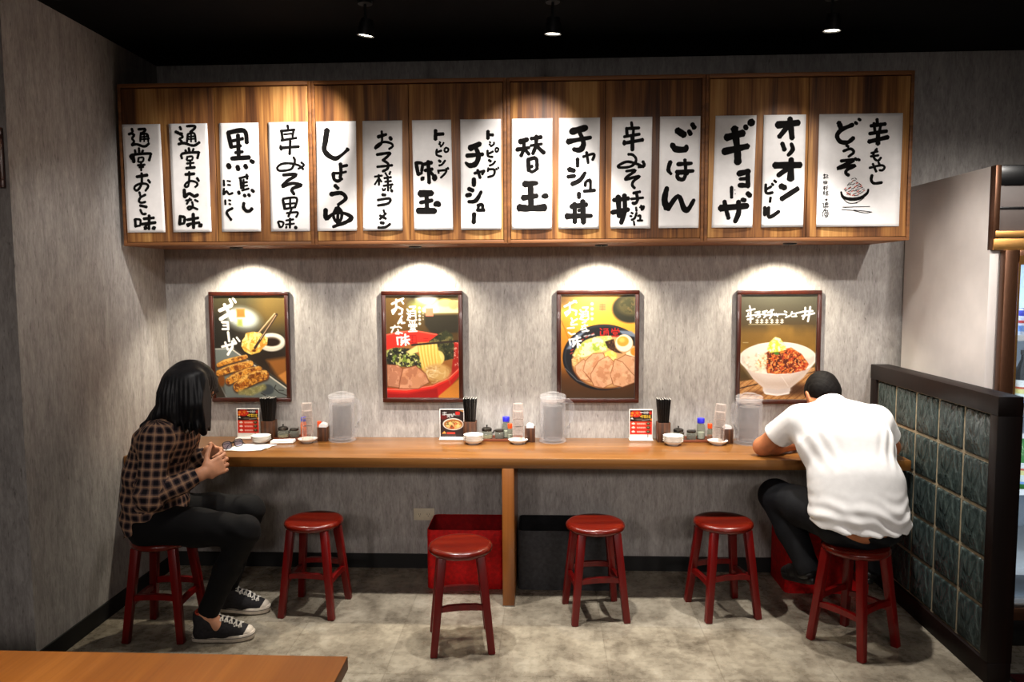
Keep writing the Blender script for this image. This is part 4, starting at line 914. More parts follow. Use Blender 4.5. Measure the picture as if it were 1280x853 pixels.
    c.strokes("""16:128,140 206,104;14:158,112 156,176 134,206 128,184 168,160 200,176 194,204 176,208;12:196,122 206,138
14:196,222 168,270 192,248 192,268 212,266;12:118,298 166,292;11:146,284 122,330;11:172,290 190,300;11:166,310 172,340 150,338 160,326 196,336
15:160,364 164,410;13:160,366 190,362 188,400;14:196,366 238,356;14:192,386 244,378;16:216,344 218,414;14:206,392 186,414;14:228,392 240,406
12:232,176 240,190;12:232,204 246,210 236,240;11:232,246 270,254 294,246;11:248,160 288,158 270,180;9:252,186 252,232;9:252,188 288,186 290,236;7:254,204 288,202;7:254,220 288,218
9:248,262 252,272;9:266,256 266,270;9:284,260 280,272;10:242,290 242,280 294,276 294,290;9:254,290 284,288 282,300 256,302 254,290;9:250,312 286,310;9:268,302 268,322;10:240,324 296,322""", (252, 250, 244), 3, 1.0, 0.82)
    for k in range(5): c.ell(316, 168 + k * 26, 9, 9, (240, 236, 226), 5, a=0.85); c.ell(340, 170 + k * 18, 4, 5, (226, 220, 206), 4, a=0.6)
    return c
def paint_blackbowl():
    c = Canvas(80, 64, 584, 764, 170, 238); c.vgrad([(64, (150, 108, 52)), (160, (222, 164, 66)), (330, (226, 160, 52)), (480, (196, 124, 36)), (600, (92, 54, 22)), (764, (64, 42, 24))])
    c.ell(100, 80, 90, 60, (72, 52, 34), 70, a=0.9); c.ell(300, 90, 150, 50, (230, 178, 90), 80, a=0.7); c.line([(84, 240), (150, 400)], 5, (130, 80, 26), 4); c.ell(110, 400, 60, 160, (190, 116, 30), 60, a=0.6)
    c.ell(550, 160, 122, 96, (42, 42, 32), 16); c.ell(560, 140, 96, 66, (78, 72, 46), 26); c.speck(c.edge(c.ell_d(560, 140, 80, 50), 20), 24, 4, [(110, 92, 60), (50, 54, 36)], 0.58, 0.6)
    c.ell(372, 486, 280, 222, (20, 20, 24), 5); c.ell(374, 480, 270, 212, (40, 42, 50), 6); c.ell(376, 484, 262, 204, (24, 24, 28), 8)
    c.poly([(120, 430), (180, 340), (260, 300), (240, 320), (180, 370), (150, 430)], (124, 140, 166), 12, 0.9); c.poly([(470, 305), (560, 310), (584, 330), (584, 350), (500, 332)], (120, 134, 158), 10, 0.9)
    c.line([(110, 560), (190, 640), (330, 692), (480, 690), (584, 650)], 5, (120, 120, 124), 5, 0.8)
    c.ell(392, 520, 238, 178, (150, 92, 48), 8); c.ell(394, 516, 230, 172, (206, 160, 106), 10)
    m = c.poly([(160, 470), (190, 420), (250, 370), (330, 345), (420, 342), (430, 390), (390, 440), (300, 460), (200, 500)], (214, 206, 116), 10)
    c.speck(m, 26, 7, [(236, 230, 160), (150, 176, 64), (196, 190, 90), (240, 236, 190)], 0.57, 0.9)
    m = c.poly([(155, 500), (200, 470), (230, 500), (190, 560), (160, 540)], (226, 186, 120), 8); c.speck(m, 14, 8, [(246, 216, 160), (186, 136, 76)], 0.57, 0.8)
    m = c.poly([(380, 380), (440, 362), (455, 420), (500, 460), (440, 450), (400, 420)], (70, 44, 30), 6); c.speck(m, 16, 3, [(130, 90, 60), (40, 24, 18)], 0.58, 0.8)
    m = c.ell(418, 475, 44, 34, (240, 208, 96), 8); c.speck(m, 20, 4, [(250, 230, 150)], 0.58, 0.7)
    c.ell(575, 470, 58, 56, (196, 150, 100), 6); c.ell(578, 466, 54, 52, (246, 224, 188), 6); c.ell(586, 446, 32, 30, (236, 140, 44), 8)
    c.ell(510, 394, 62, 60, (196, 150, 104), 6); c.ell(510, 390, 58, 57, (248, 232, 206), 6); c.ell(502, 378, 40, 34, (238, 156, 58), 8); c.ell(496, 370, 20, 16, (250, 186, 90), 12)
    for pts, k in (([(470, 500), (520, 470), (590, 490), (590, 610), (530, 590), (490, 550)], 2), ([(180, 545), (235, 500), (262, 530), (250, 600), (285, 650), (215, 630), (186, 590)], 3),
                   ([(235, 575), (250, 510), (300, 462), (370, 460), (380, 490), (300, 560), (290, 640)], 4), ([(290, 640), (286, 600), (340, 510), (400, 480), (445, 520), (420, 590), (430, 660), (370, 690), (310, 680)], 5),
                   ([(420, 600), (440, 540), (450, 500), (500, 520), (560, 590), (590, 620), (590, 650), (500, 684), (440, 670)], 6)):
        c.poly(pts, (134, 74, 40), 5, rnd=4); m = c.poly(pts, (218, 164, 124), 5); c.speck(m, 40, k, [(236, 190, 150), (190, 128, 90), (228, 176, 140)], 0.57, 0.7)
    c.line([(160, 570), (205, 640)], 6, (70, 30, 16), 6)
    c.strokes("8:348,292 358,300;8:350,312 350,336 368,338;7:372,296 400,294 392,306;7:374,310 374,336;7:374,310 402,308 404,336;6:376,320 402,320;6:388,308 388,336;8:428,296 432,304;8:448,290 448,304;8:470,294 464,304;8:426,316 426,308 476,306 476,316;7:436,320 464,320 462,330 438,330 436,320;8:428,344 474,342;7:450,330 450,344", (176, 30, 24), 4)
    for p in ((218, 372), (250, 352), (290, 332), (150, 440), (146, 462)): c.line([p, (p[0] + 14, p[1] - 8)], 7, (196, 60, 44), 5, 0.8)
    c.poly([(338, 122), (388, 122), (388, 174), (338, 174)], (206, 122, 74), 6); c.strokes("5:348,134 378,134;5:348,148 378,148;5:352,164 376,164;5:362,128 362,170", (170, 84, 50), 4, 0.7)
    c.strokes("""16:106,144 180,108;14:140,120 142,182 118,206 108,186 150,164 186,174 182,200;12:168,106 186,118
13:152,222 164,250;13:192,228 152,250 150,268 190,264;13:126,290 170,286;12:132,318 152,332 176,326
15:138,366 146,400;13:140,366 164,362 166,392;14:170,362 212,352;14:166,384 218,374;16:190,344 196,418;14:178,392 162,412;14:200,392 212,404
12:212,168 220,180;13:208,194 224,200 214,226;11:210,228 246,238 268,228;11:228,152 264,150 250,170;9:230,178 230,220;9:230,180 264,178 268,222;7:232,196 264,194;7:232,210 264,208
10:226,254 252,246;9:244,262 216,300 250,290;10:222,276 262,270;10:244,280 262,310;10:226,312 270,306""", (252, 250, 242), 3, 1.0, 0.82)
    for k in range(4): c.ell(292, 128 + k * 33, 11, 11, (250, 236, 190), 5, a=0.85)
    for k in range(3): c.line([(240 + k * 26, 344 - k * 4), (254 + k * 26, 340 - k * 4)], 9, (226, 226, 232), 5, 0.7)
    return c
def paint_whitebowl():
    c = Canvas(76, 66, 600, 784, 170, 238); c.vgrad([(66, (78, 76, 62)), (200, (66, 60, 46)), (270, (70, 56, 34)), (330, (108, 80, 34)), (440, (120, 86, 30)), (620, (70, 52, 20)), (784, (120, 70, 30))])
    n = c.nz(120, 5); c.put((n - 0.45) * 1.2 * (c.y > 270) * (c.y < 480), (150, 112, 46)); c.line([(95, 392), (130, 392)], 4, (200, 190, 160), 4, 0.7)
    # bamboo mat
    m = c.poly([(76, 660), (200, 640), (600, 560), (600, 790), (76, 790)], (182, 128, 74), 8)
    d = c.x * 0.62 + c.y * 0.78; st = (np.sin(d * 0.36) > 0.55) * m; c.put(st * 0.75, (110, 66, 34)); c.put((np.sin(d * 0.18 + 1) > 0.9) * m * 0.7, (226, 178, 116))
    c.line([(76, 706), (200, 676)], 8, (60, 34, 20), 4); c.line([(460, 620), (600, 590)], 6, (60, 34, 20), 4)
    c.ell(450, 712, 120, 42, (60, 34, 20), 40, a=0.85); c.ell(200, 740, 70, 20, (90, 54, 30), 20, a=0.6)
    c.poly([(240, 690), (430, 690), (430, 720), (420, 745), (340, 757), (260, 748), (240, 722)], (222, 212, 208), 6); c.ell(336, 716, 92, 26, (196, 184, 180), 12); c.line([(250, 738), (340, 754), (424, 738)], 5, (246, 240, 238), 5)
    c.poly([(76, 478), (110, 560), (170, 640), (240, 700), (340, 716), (435, 700), (520, 630), (580, 550), (604, 480)], (206, 190, 180), 5)
    c.poly([(76, 520), (150, 600), (260, 650), (420, 650), (600, 500), (560, 580), (430, 700), (250, 700), (150, 620)], (184, 162, 148), 40, 0.7); c.line([(365, 620), (415, 690)], 5, (226, 216, 208), 5, 0.7)
    c.ell(338, 500, 268, 112, (234, 226, 218), 4); c.ell(338, 497, 258, 103, (204, 190, 176), 8); c.poly([(76, 470), (200, 402), (338, 390), (470, 402), (604, 470), (560, 500), (120, 500)], (222, 212, 200), 14, 0.8)
    m = c.ell(250, 530, 150, 72, (220, 208, 190), 12); c.speck(m, 16, 5, [(240, 232, 216), (190, 172, 150)], 0.57, 0.8)
    m = c.poly([(200, 520), (250, 470), (300, 430), (370, 440), (430, 428), (500, 470), (552, 540), (530, 580), (430, 602), (330, 606), (270, 600), (255, 560)], (150, 56, 24), 8)
    c.speck(m, 30, 6, [(190, 82, 30), (96, 30, 14), (222, 120, 46), (176, 60, 30), (70, 22, 12)], 0.57, 0.9); c.speck(m, 13, 9, [(246, 176, 110), (236, 140, 60)], 0.66, 0.8)
    m = c.poly([(180, 540), (230, 470), (262, 470), (262, 560), (220, 580)], (226, 200, 166), 10); c.speck(m, 16, 3, [(190, 130, 80), (244, 230, 200)], 0.6, 0.8)
    m = c.poly([(262, 440), (280, 390), (318, 356), (352, 366), (392, 420), (390, 440), (330, 456), (290, 460)], (218, 222, 84), 8); c.speck(m, 20, 8, [(240, 242, 150), (164, 190, 50), (250, 250, 200)], 0.57, 0.85); c.ell(330, 466, 18, 10, (60, 110, 40), 6)
    c.strokes("""13:136,144 140,160;13:116,176 172,164;11:128,190 124,206;12:116,214 172,204;15:124,234 160,228;15:142,164 144,256
13:176,188 206,182 180,214;12:200,184 210,214 196,222;12:176,206 214,200;12:226,184 256,176 226,200 256,204 236,222
13:262,190 300,170;13:260,206 312,198;14:286,172 292,204 276,228;11:308,206 340,202;10:322,196 330,216;12:336,200 372,200
12:378,180 392,186;12:380,200 392,204;12:386,222 420,208 430,184;11:432,196 456,194 454,214;11:430,216 462,214;13:462,192 494,186
16:500,184 570,178;16:500,212 582,194;15:520,156 520,206 506,232;17:554,152 548,206 540,248""", (252, 250, 246), 3, 1.0, 0.72)
    for k, x in enumerate((190, 222, 256, 292, 328, 362)): c.line([(x - 8, 240), (x + 8, 240)], 6, (206, 200, 190), 4); c.line([(x, 234), (x, 260)], 7, (206, 200, 190), 4); c.line([(x - 10, 256), (x + 9, 254)], 6, (206, 200, 190), 4)
    for k in range(22): c.line([(132 + k * 10, 268), (138 + k * 10, 268)], 6, (150, 140, 110), 3, 0.8)
    return c

PW, PHH, PZ = 0.4416, 0.6078, 1.5449
def poster(label, x, zt, canvas):
    t = thing('framed_poster', label, 'poster', (x + PW / 2, 0, zt - PHH / 2), 0, 'framed food posters on the back wall')
    f = 0.0215
    for nm, a in (('frame_rail', (-PW / 2, PW / 2, PHH / 2 - f, PHH / 2)), ('frame_rail', (-PW / 2, PW / 2, -PHH / 2, -PHH / 2 + f)), ('frame_stile', (-PW / 2, -PW / 2 + f, -PHH / 2 + f, PHH / 2 - f)), ('frame_stile', (PW / 2 - f, PW / 2, -PHH / 2 + f, PHH / 2 - f))):
        bm = bmesh.new(); box(bm, a[0], a[1], -0.025, -0.001, a[2], a[3], 0.003); finish(bm, nm, 'frame', t, smooth=30)
    bm = bmesh.new(); box(bm, -PW / 2 + f, PW / 2 - f, -0.010, -0.002, -PHH / 2 + f, PHH / 2 - f); finish(bm, 'backing_board', 'frame', t, smooth=0)
    bm = bmesh.new()
    w2, h2 = PW / 2 - f, PHH / 2 - f
    for a in ((-w2, w2, h2 - 0.003, h2), (-w2, w2, -h2, -h2 + 0.003), (-w2, -w2 + 0.002, -h2 + 0.003, h2 - 0.003), (w2 - 0.002, w2, -h2 + 0.003, h2 - 0.003)): box(bm, a[0], a[1], -0.014, -0.0135, a[2], a[3])
    finish(bm, 'inner_bead', 'steel', t, smooth=0)
    canvas.mesh('printed_picture', PW - 2 * f - 0.001, PHH - 2 * f - 0.001, t, 'print', (0, -0.0125, 0))
poster('framed poster of fried dumplings held in chopsticks, beside the seated woman', -1.8476, 1.5455, paint_dumplings())
poster('framed poster of noodles lifted from a red bowl', -0.8945, 1.5449, paint_redbowl())
poster('framed poster of sliced pork and halved eggs in a black bowl', 0.0562, 1.5449, paint_blackbowl())
poster('framed poster of a white bowl of chopped pork rice, above the bent man', 1.0129, 1.5400, paint_whitebowl())

# ------------------------------------------------------------------ things on the counter
TZ = 0.7402
def menu_red():
    c = Canvas(85, 212, 285, 490, 48, 66, (206, 44, 28))
    c.poly([(80, 205), (290, 205), (290, 326), (80, 326)], (30, 16, 14), 3)
    c.ell(140, 245, 52, 38, (196, 34, 24), 10); c.ell(270, 238, 14, 20, (196, 40, 26), 8)
    for x, y, r in ((106, 240, 13), (100, 268, 11), (150, 238, 12), (280, 306, 12), (128, 262, 7)): c.ell(x, y, r, r, (232, 130, 36), 6)
    c.strokes("7:130,232 172,232;7:150,222 150,262;6:136,250 126,268;6:160,250 172,266", (226, 110, 40), 4)
    c.strokes("8:180,234 206,234;6:214,226 214,246;6:210,236 222,234;7:230,226 230,248;6:226,234 256,232;6:246,224 244,248", (250, 246, 240), 3)
    c.strokes("8:180,276 200,268;7:194,262 196,288;8:208,266 232,266;7:220,262 220,290;7:210,282 232,282;7:242,264 240,290;7:250,270 272,268;7:262,264 262,290;6:252,286 274,286", (244, 206, 60), 3)
    c.poly([(90, 300), (104, 284), (118, 304)], (244, 240, 232), 4); c.ell(170, 306, 38, 10, (96, 80, 70), 8); c.line([(196, 314), (262, 306)], 8, (150, 140, 130), 4)
    for k, y in enumerate((348, 388, 430)):
        c.poly([(88, y - 19), (282, y - 19), (282, y + 18), (88, y + 18)], ((222, 62, 34), (214, 50, 30), (206, 40, 26))[k], 3)
        c.ell(116, y, 17, 9, (244, 226, 214), 4); c.ell(116, y - 5, 9, 8, (244, 226, 214), 4)
        for j in range(7): c.line([(152 + j * 11, y - 6), (154 + j * 11, y + 7)], 6, (246, 226, 214), 3, 0.8); 
        c.line([(150, y), (228, y)], 4, (246, 226, 214), 3, 0.8)
        c.ell(252, y, 18, 15, (70, 48, 34), 5); c.ell(250, y - 4, 8, 6, (130, 150, 110), 5)
    c.poly([(84, 458), (290, 458), (290, 494), (84, 494)], (226, 222, 216), 3); c.line([(248, 458), (248, 490)], 5, (60, 50, 46), 3)
    return c
def menu_black():
    c = Canvas(70, 158, 385, 580, 52, 70, (44, 30, 28))
    c.ell(110, 270, 60, 40, (110, 24, 22), 30, a=0.8); c.poly([(310, 158), (390, 158), (390, 196)], (226, 160, 90), 8)
    c.strokes("14:104,206 150,200;12:126,192 126,240;12:104,236 152,228;14:160,236 206,228;13:166,270 204,240;13:168,236 200,276;14:222,226 226,262;13:250,218 236,264;12:262,220 270,240", (196, 200, 200), 5)
    c.poly([(278, 186), (336, 186), (336, 234), (278, 234)], (220, 40, 34), 5); c.line([(284, 246), (330, 246)], 7, (150, 140, 136), 4)
    c.ell(245, 382, 142, 92, (240, 232, 220), 5); c.ell(245, 384, 128, 80, (160, 96, 48), 6)
    m = c.ell(245, 392, 108, 62, (206, 160, 84), 8); c.speck(m, 36, 4, [(236, 214, 130), (66, 60, 36), (176, 70, 40), (226, 190, 120)], 0.57, 0.9)
    c.poly([(86, 530), (124, 490), (150, 528)], (240, 150, 70), 6); c.poly([(158, 508), (270, 508), (270, 536), (158, 536)], (220, 60, 44), 4)
    for k in range(3): c.line([(92, 548 + k * 11), (280, 548 + k * 11)], 4, (140, 120, 112), 3, 0.6)
    return c
def menu_stand(label, x, y, canvas, w, h):
    t = thing('menu_stand', label, 'menu stand', (x, y, TZ), 0, 'small menu stands on the counter')
    bm = bmesh.new(); box(bm, -w / 2 - 0.004, w / 2 + 0.004, -0.035, 0.03, 0, 0.006, 0.002); finish(bm, 'base', 'whitepl', t, smooth=30)
    bm = bmesh.new()
    z1 = h + 0.016
    box(bm, -w / 2 - 0.004, -w / 2, -0.005, 0.004, 0.006, z1, 0.001); box(bm, w / 2, w / 2 + 0.004, -0.005, 0.004, 0.006, z1, 0.001)
    box(bm, -w / 2, w / 2, -0.005, 0.004, z1 - 0.005, z1, 0.001); box(bm, -w / 2, w / 2, -0.005, 0.004, 0.006, 0.012, 0.001); box(bm, -w / 2, w / 2, -0.001, 0.003, 0.012, z1 - 0.005)
    finish(bm, 'holder_frame', 'whitepl', t, smooth=30)
    canvas.mesh('printed_card', w - 0.0005, h - 0.002, t, 'print', (0, -0.0025, 0.0115 + h / 2))
def chopstick_box(label, x, y, rz=0.0):
    t = thing('chopstick_box', label, 'chopstick box', (x, y, TZ), rz, 'wooden chopstick boxes on the counter')
    w, h = 0.034, 0.104
    bm = bmesh.new()
    box(bm, -w, w, -w, -w + 0.006, 0, h, 0.001); box(bm, -w, w, w - 0.006, w, 0, h, 0.001); box(bm, -w, -w + 0.006, -w + 0.006, w - 0.006, 0, h, 0.001); box(bm, w - 0.006, w, -w + 0.006, w - 0.006, 0, h, 0.001)
    finish(bm, 'box_walls', 'cond', t, smooth=30)
    bm = bmesh.new(); box(bm, -w + 0.006, w - 0.006, -w + 0.006, w - 0.006, 0, 0.006); finish(bm, 'box_floor', 'tray', t, smooth=0)
    return (x, y)
bm = bmesh.new()
tube(bm, [(0, 0, 0), (0, 0, 0.002), (0, 0, 0.205), (0, 0, 0.221), (0, 0, 0.2225)], [0.0016, 0.0018, 0.0034, 0.0036, 0.0030], 6)
for f_ in bm.faces:
    if all(v.co.z > 0.2205 for v in f_.verts): f_.material_index = 1
stick_me = finish(bm, 'chopstick', ['black', 'stickend'], smooth=60)
nstick = 0
def chopsticks(x, y, where, seed):
    global nstick
    rng = random.Random(seed)
    for a in range(6):
        for b in range(5):
            s = stick_me if nstick == 0 else stick_me.copy()
            if nstick: COL.objects.link(s)
            nstick += 1
            fx, fy = (a - 2.5) / 2.5, (b - 2) / 2
            bx, by = fx * 0.0175, fy * 0.0175
            txx, tyy = fx * 0.033 + rng.uniform(-0.0015, 0.0015), fy * 0.028
            s.location = (x + bx, y + by, TZ + 0.0065 + rng.uniform(0, 0.004))
            s.rotation_euler = Vector((txx - bx, tyy - by, 0.2225)).to_track_quat('Z', 'Y').to_euler()
            tag(s, 'black chopstick standing in the bunch in the wooden box ' + where, 'chopstick', 'black chopsticks in the wooden box ' + where)
def saucer_mesh():
    bm = bmesh.new()
    lathe(bm, [(0, 0.003), (0.024, 0.003), (0.024, 0.0), (0.028, 0.0), (0.030, 0.004), (0.044, 0.011), (0.0515, 0.0205), (0.0525, 0.0215), (0.0505, 0.0212), (0.042, 0.0135), (0.028, 0.0085), (0, 0.0075)], 36)
    return bm
saucer0 = None
def saucer(x, y, z, label, group):
    global saucer0
    if saucer0 is None: saucer0 = finish(saucer_mesh(), 'saucer', 'white'); s = saucer0
    else: s = saucer0.copy(); COL.objects.link(s)
    s.location = (x, y, z); tag(s, label, 'saucer', group)
def saucer_stack(x, y, n, where):
    for k in range(n):
        lv = 'topmost' if k == n - 1 else ('lowest' if k == 0 else ('second from the bottom' if k == 1 else 'third from the bottom'))
        saucer(x, y, TZ + k * 0.0098, 'small white saucer, ' + lv + ' of the stack ' + where, 'stacked white saucers ' + where)
cup0 = None
def cups(x, y, where, lean=(0, 0), n=4):
    global cup0
    if cup0 is None:
        bm = bmesh.new()  # upside-down tumbler: open rim at the bottom
        lathe(bm, [(0.0300, 0.0), (0.0312, 0.001), (0.0312, 0.006), (0.0300, 0.010), (0.0272, 0.078), (0.0258, 0.0815), (0, 0.0815), (0, 0.0795), (0.0252, 0.0795), (0.0262, 0.077), (0.0292, 0.010), (0.0294, 0.0)], 32)
        cup0 = finish(bm, 'tumbler', 'cup'); first = True
    else: first = False
    rot = Euler((lean[1], lean[0], 0))
    for k in range(n):
        c = cup0 if first and k == 0 else cup0.copy()
        if not (first and k == 0): COL.objects.link(c)
        off = rot.to_matrix() @ Vector((0, 0, 0.0412 * k))
        c.location = (x + off.x, y + off.y, TZ + 0.0085 + off.z); c.rotation_euler = rot
        lv = ('lowest', 'second from the bottom', 'third from the bottom', 'topmost')[k]
        tag(c, 'upside-down clear tumbler, ' + lv + ' in stack ' + where, 'tumbler', 'stacked clear tumblers ' + where)
def soy_pot(label, x, y, rz):
    t = thing('soy_sauce_pot', label, 'sauce pot', (x, y, TZ + 0.0075), rz, 'glass sauce pots on the counter')
    bm = bmesh.new(); lathe(bm, [(0, 0), (0.026, 0), (0.031, 0.004), (0.032, 0.012), (0.030, 0.032), (0.026, 0.040), (0.0255, 0.043), (0.0245, 0.043), (0.025, 0.039), (0.029, 0.031), (0.0305, 0.012), (0, 0.003)], 28); finish(bm, 'pot_body', 'glassjar', t)
    bm = bmesh.new(); lathe(bm, [(0, 0.0035), (0.0285, 0.0045), (0.0298, 0.012), (0.0293, 0.018), (0, 0.018)], 28); finish(bm, 'sauce', 'sesame', t)
    bm = bmesh.new(); tube(bm, [(0.028, 0, 0.028), (0.036, 0, 0.034), (0.041, 0, 0.043), (0.044, 0, 0.045)], [0.006, 0.0045, 0.0035, 0.003], 10); finish(bm, 'spout', 'lid', t)
    bm = bmesh.new(); lathe(bm, [(0.0, 0.043), (0.0265, 0.043), (0.0275, 0.047), (0.0268, 0.055), (0.020, 0.060), (0.006, 0.0625), (0, 0.063)], 28); l = finish(bm, 'pot_lid', 'lid', t)
    bm = bmesh.new(); lathe(bm, [(0.0025, 0.062), (0.003, 0.066), (0.0048, 0.070), (0.0042, 0.0735), (0, 0.0745)], 14); finish(bm, 'lid_knob', 'black', l)
def spice_jar(label, x, y):
    t = thing('spice_jar', label, 'spice jar', (x, y, TZ + 0.0075), 0.3, 'dark spice jars on the counter')
    bm = bmesh.new(); lathe(bm, [(0, 0), (0.0235, 0), (0.025, 0.003), (0.025, 0.034), (0.022, 0.039), (0.021, 0.039), (0.0235, 0.033), (0.0235, 0.004), (0, 0.003)], 24); finish(bm, 'jar_body', 'glassjar', t)
    bm = bmesh.new(); lathe(bm, [(0, 0.0035), (0.0228, 0.0045), (0.0228, 0.026), (0, 0.027)], 24); finish(bm, 'chilli_paste', 'chili', t)
    bm = bmesh.new(); lathe(bm, [(0, 0.0385), (0.0235, 0.0385), (0.0245, 0.041), (0.0245, 0.0475), (0.021, 0.050), (0.0, 0.051)], 24); l = finish(bm, 'jar_lid', 'lid', t)
    bm = bmesh.new(); tube(bm, [(0.012, 0, 0.049), (0.019, 0.004, 0.053), (0.025, 0.007, 0.0535)], [0.0014, 0.0016, 0.003], 8); finish(bm, 'spoon_handle', 'steel', t)
def tall_bottle(name, label, x, y, h, r, cap, body, z0, content):
    t = thing(name, label, 'bottle', (x, y, TZ + z0), 0, 'capped seasoning bottles on the counter')
    b = h - 0.024
    bm = bmesh.new(); lathe(bm, [(0, 0), (r - 0.002, 0), (r, 0.003), (r, b * 0.82), (r * 0.78, b * 0.96), (r * 0.75, b), (r * 0.7, b), (r * 0.72, b * 0.95), (r * 0.92, b * 0.8), (r * 0.92, 0.004), (0, 0.003)], 26); finish(bm, 'bottle_body', body, t)
    bm = bmesh.new(); lathe(bm, [(0, 0.0035), (r * 0.88, 0.0045), (r * 0.88, b * 0.42), (0, b * 0.44)], 26); finish(bm, 'contents', content, t)
    bm = bmesh.new(); lathe(bm, [(0, b - 0.001), (r * 0.86, b - 0.001), (r * 0.88, b + 0.002), (r * 0.88, h - 0.002), (r * 0.82, h), (0, h)], 26); finish(bm, 'bottle_cap', cap, t)
    return t
def napkin_box(label, x, y, n, seed, where, rz=0.0):
    t = thing('napkin_box', label, 'napkin box', (x, y, TZ), rz, 'wooden napkin boxes on the counter')
    w, d, h = 0.027, 0.03, 0.076
    bm = bmesh.new()
    box(bm, -w, w, -d, -d + 0.005, 0, h, 0.001); box(bm, -w, w, d - 0.005, d, 0, h, 0.001); box(bm, -w, -w + 0.005, -d + 0.005, d - 0.005, 0, h, 0.001); box(bm, w - 0.005, w, -d + 0.005, d - 0.005, 0, h, 0.001)
    finish(bm, 'box_walls', 'cond', t, smooth=30)
    bm = bmesh.new(); box(bm, -w + 0.005, w - 0.005, -d + 0.005, d - 0.005, 0, 0.005); finish(bm, 'box_floor', 'tray', t, smooth=0)
    rng = random.Random(seed)
    for k in range(n):
        bm = bmesh.new(); yy = -0.018 + 0.036 * k / max(1, n - 1); lean = rng.uniform(-0.004, 0.006)
        z0, z1 = 0.006, h + rng.uniform(0.008, 0.022)
        a = [(-0.019, yy, z0), (0.019, yy, z0), (0.020, yy + lean, z1 - 0.003), (-0.006, yy + lean, z1 + 0.005), (-0.020, yy + lean, z1 - 0.008)]
        v1 = [bm.verts.new(p) for p in a]; v2 = [bm.verts.new((p[0], p[1] + 0.003, p[2])) for p in a]
        bm.faces.new(v1[::-1]); bm.faces.new(v2)
        for i in range(5): bm.faces.new((v1[i], v1[(i + 1) % 5], v2[(i + 1) % 5], v2[i]))
        o = finish(bm, 'paper_napkin', 'tissue', None, (x, y, TZ), (0, 0, rz), smooth=0)
        tag(o, 'folded white paper napkin standing in the wooden box ' + where, 'napkin', 'white napkins in the box ' + where)
def pitcher(label, x, y, rz):
    t = thing('water_pitcher', label, 'pitcher', (x, y, TZ), rz, 'clear water pitchers on the counter')
    bm = bmesh.new()
    lathe(bm, [(0, 0.0), (0.056, 0.0), (0.062, 0.004), (0.063, 0.012), (0.060, 0.018), (0.0585, 0.03), (0.0585, 0.20), (0.056, 0.212), (0.057, 0.222), (0.059, 0.226), (0.0565, 0.226), (0.0545, 0.212), (0.0565, 0.199), (0.0565, 0.03), (0.054, 0.016), (0, 0.012)], 40)
    finish(bm, 'jug_body', 'clear', t)
    bm = bmesh.new(); lathe(bm, [(0, 0.0135), (0.041, 0.0135), (0.043, 0.02), (0.0425, 0.185), (0.0405, 0.188), (0, 0.189)], 32); finish(bm, 'iced_water', 'water', t)
    bm = bmesh.new(); lathe(bm, [(0.0, 0.2265), (0.0595, 0.2265), (0.0605, 0.230), (0.0595, 0.240), (0.050, 0.247), (0.030, 0.2495), (0.028, 0.255), (0.020, 0.258), (0, 0.259)], 40); finish(bm, 'jug_lid', 'clear', t)
    bm = bmesh.new(); lathe(bm, [(0.0, 0.190), (0.050, 0.206), (0.052, 0.214), (0.0, 0.214)], 32); finish(bm, 'inner_cap', 'cup', t)
    bm = bmesh.new(); tube(bm, [(0.055, 0, 0.212), (0.070, 0, 0.213), (0.084, 0, 0.200), (0.088, 0, 0.165), (0.083, 0, 0.120), (0.072, 0, 0.070), (0.058, 0, 0.045)], [0.009, 0.009, 0.0085, 0.008, 0.008, 0.0075, 0.008], 12, flat=1.5); finish(bm, 'jug_handle', 'clear', t)
    for ch in t.children:
        for v in ch.data.vertices: v.co.x *= 1.17; v.co.y *= 1.17; v.co.z *= 1.04
def tray(label, x0, x1, y):
    t = thing('condiment_tray', label, 'tray', ((x0 + x1) / 2, y, TZ), 0, 'low wooden condiment trays')
    w = (x1 - x0) / 2; d = 0.047
    bm = bmesh.new(); box(bm, -w, w, -d, d, 0, 0.007, 0.001); finish(bm, 'tray_floor', 'tray', t, smooth=30)
    bm = bmesh.new(); box(bm, -w, w, -d - 0.004, -d, 0, 0.014, 0.001); box(bm, -w, w, d, d + 0.004, 0, 0.014, 0.001); box(bm, -w - 0.004, -w, -d - 0.004, d + 0.004, 0, 0.014, 0.001); box(bm, w, w + 0.004, -d - 0.004, d + 0.004, 0, 0.014, 0.001)
    finish(bm, 'tray_rim', 'tray', t, smooth=30)

A_, B_, C_ = 'beside the seated woman', 'in the middle of the counter', 'beside the man in white'
menu_stand('red menu card in a white stand behind saucers, beside the seated woman', -1.638, -0.045, menu_red(), 0.118, 0.150)
menu_stand('black menu card with a noodle bowl in a white stand, counter middle', -0.513, -0.045, menu_black(), 0.126, 0.150)
menu_stand('red menu card standing clear of saucers, left of the black bottle-necked jar near the man', 0.507, -0.045, menu_red(), 0.118, 0.150)
bpy.data.objects['menu_stand.002']['label'] = 'red menu card in the rightmost stand, fully visible on the counter right of the middle'
for (x, y), w, sd in (((-1.515, -0.068), A_, 3), ((-0.411, -0.066), B_, 4), ((0.621, -0.078), C_, 5)):
    chopstick_box('dark wooden box full of black chopsticks ' + w, x, y); chopsticks(x, y, w, sd)
saucer_stack(-1.524, -0.165, 3, A_); saucer_stack(-0.385, -0.163, 4, B_); saucer_stack(0.659, -0.168, 4, C_)
for (x0, x1, y), w in (((-1.474, -1.31, -0.056), A_), ((-0.372, -0.135, -0.056), B_), ((0.665, 0.885, -0.060), C_)):
    tray('low reddish wooden tray under the sauce jars ' + w, x0, x1, y)
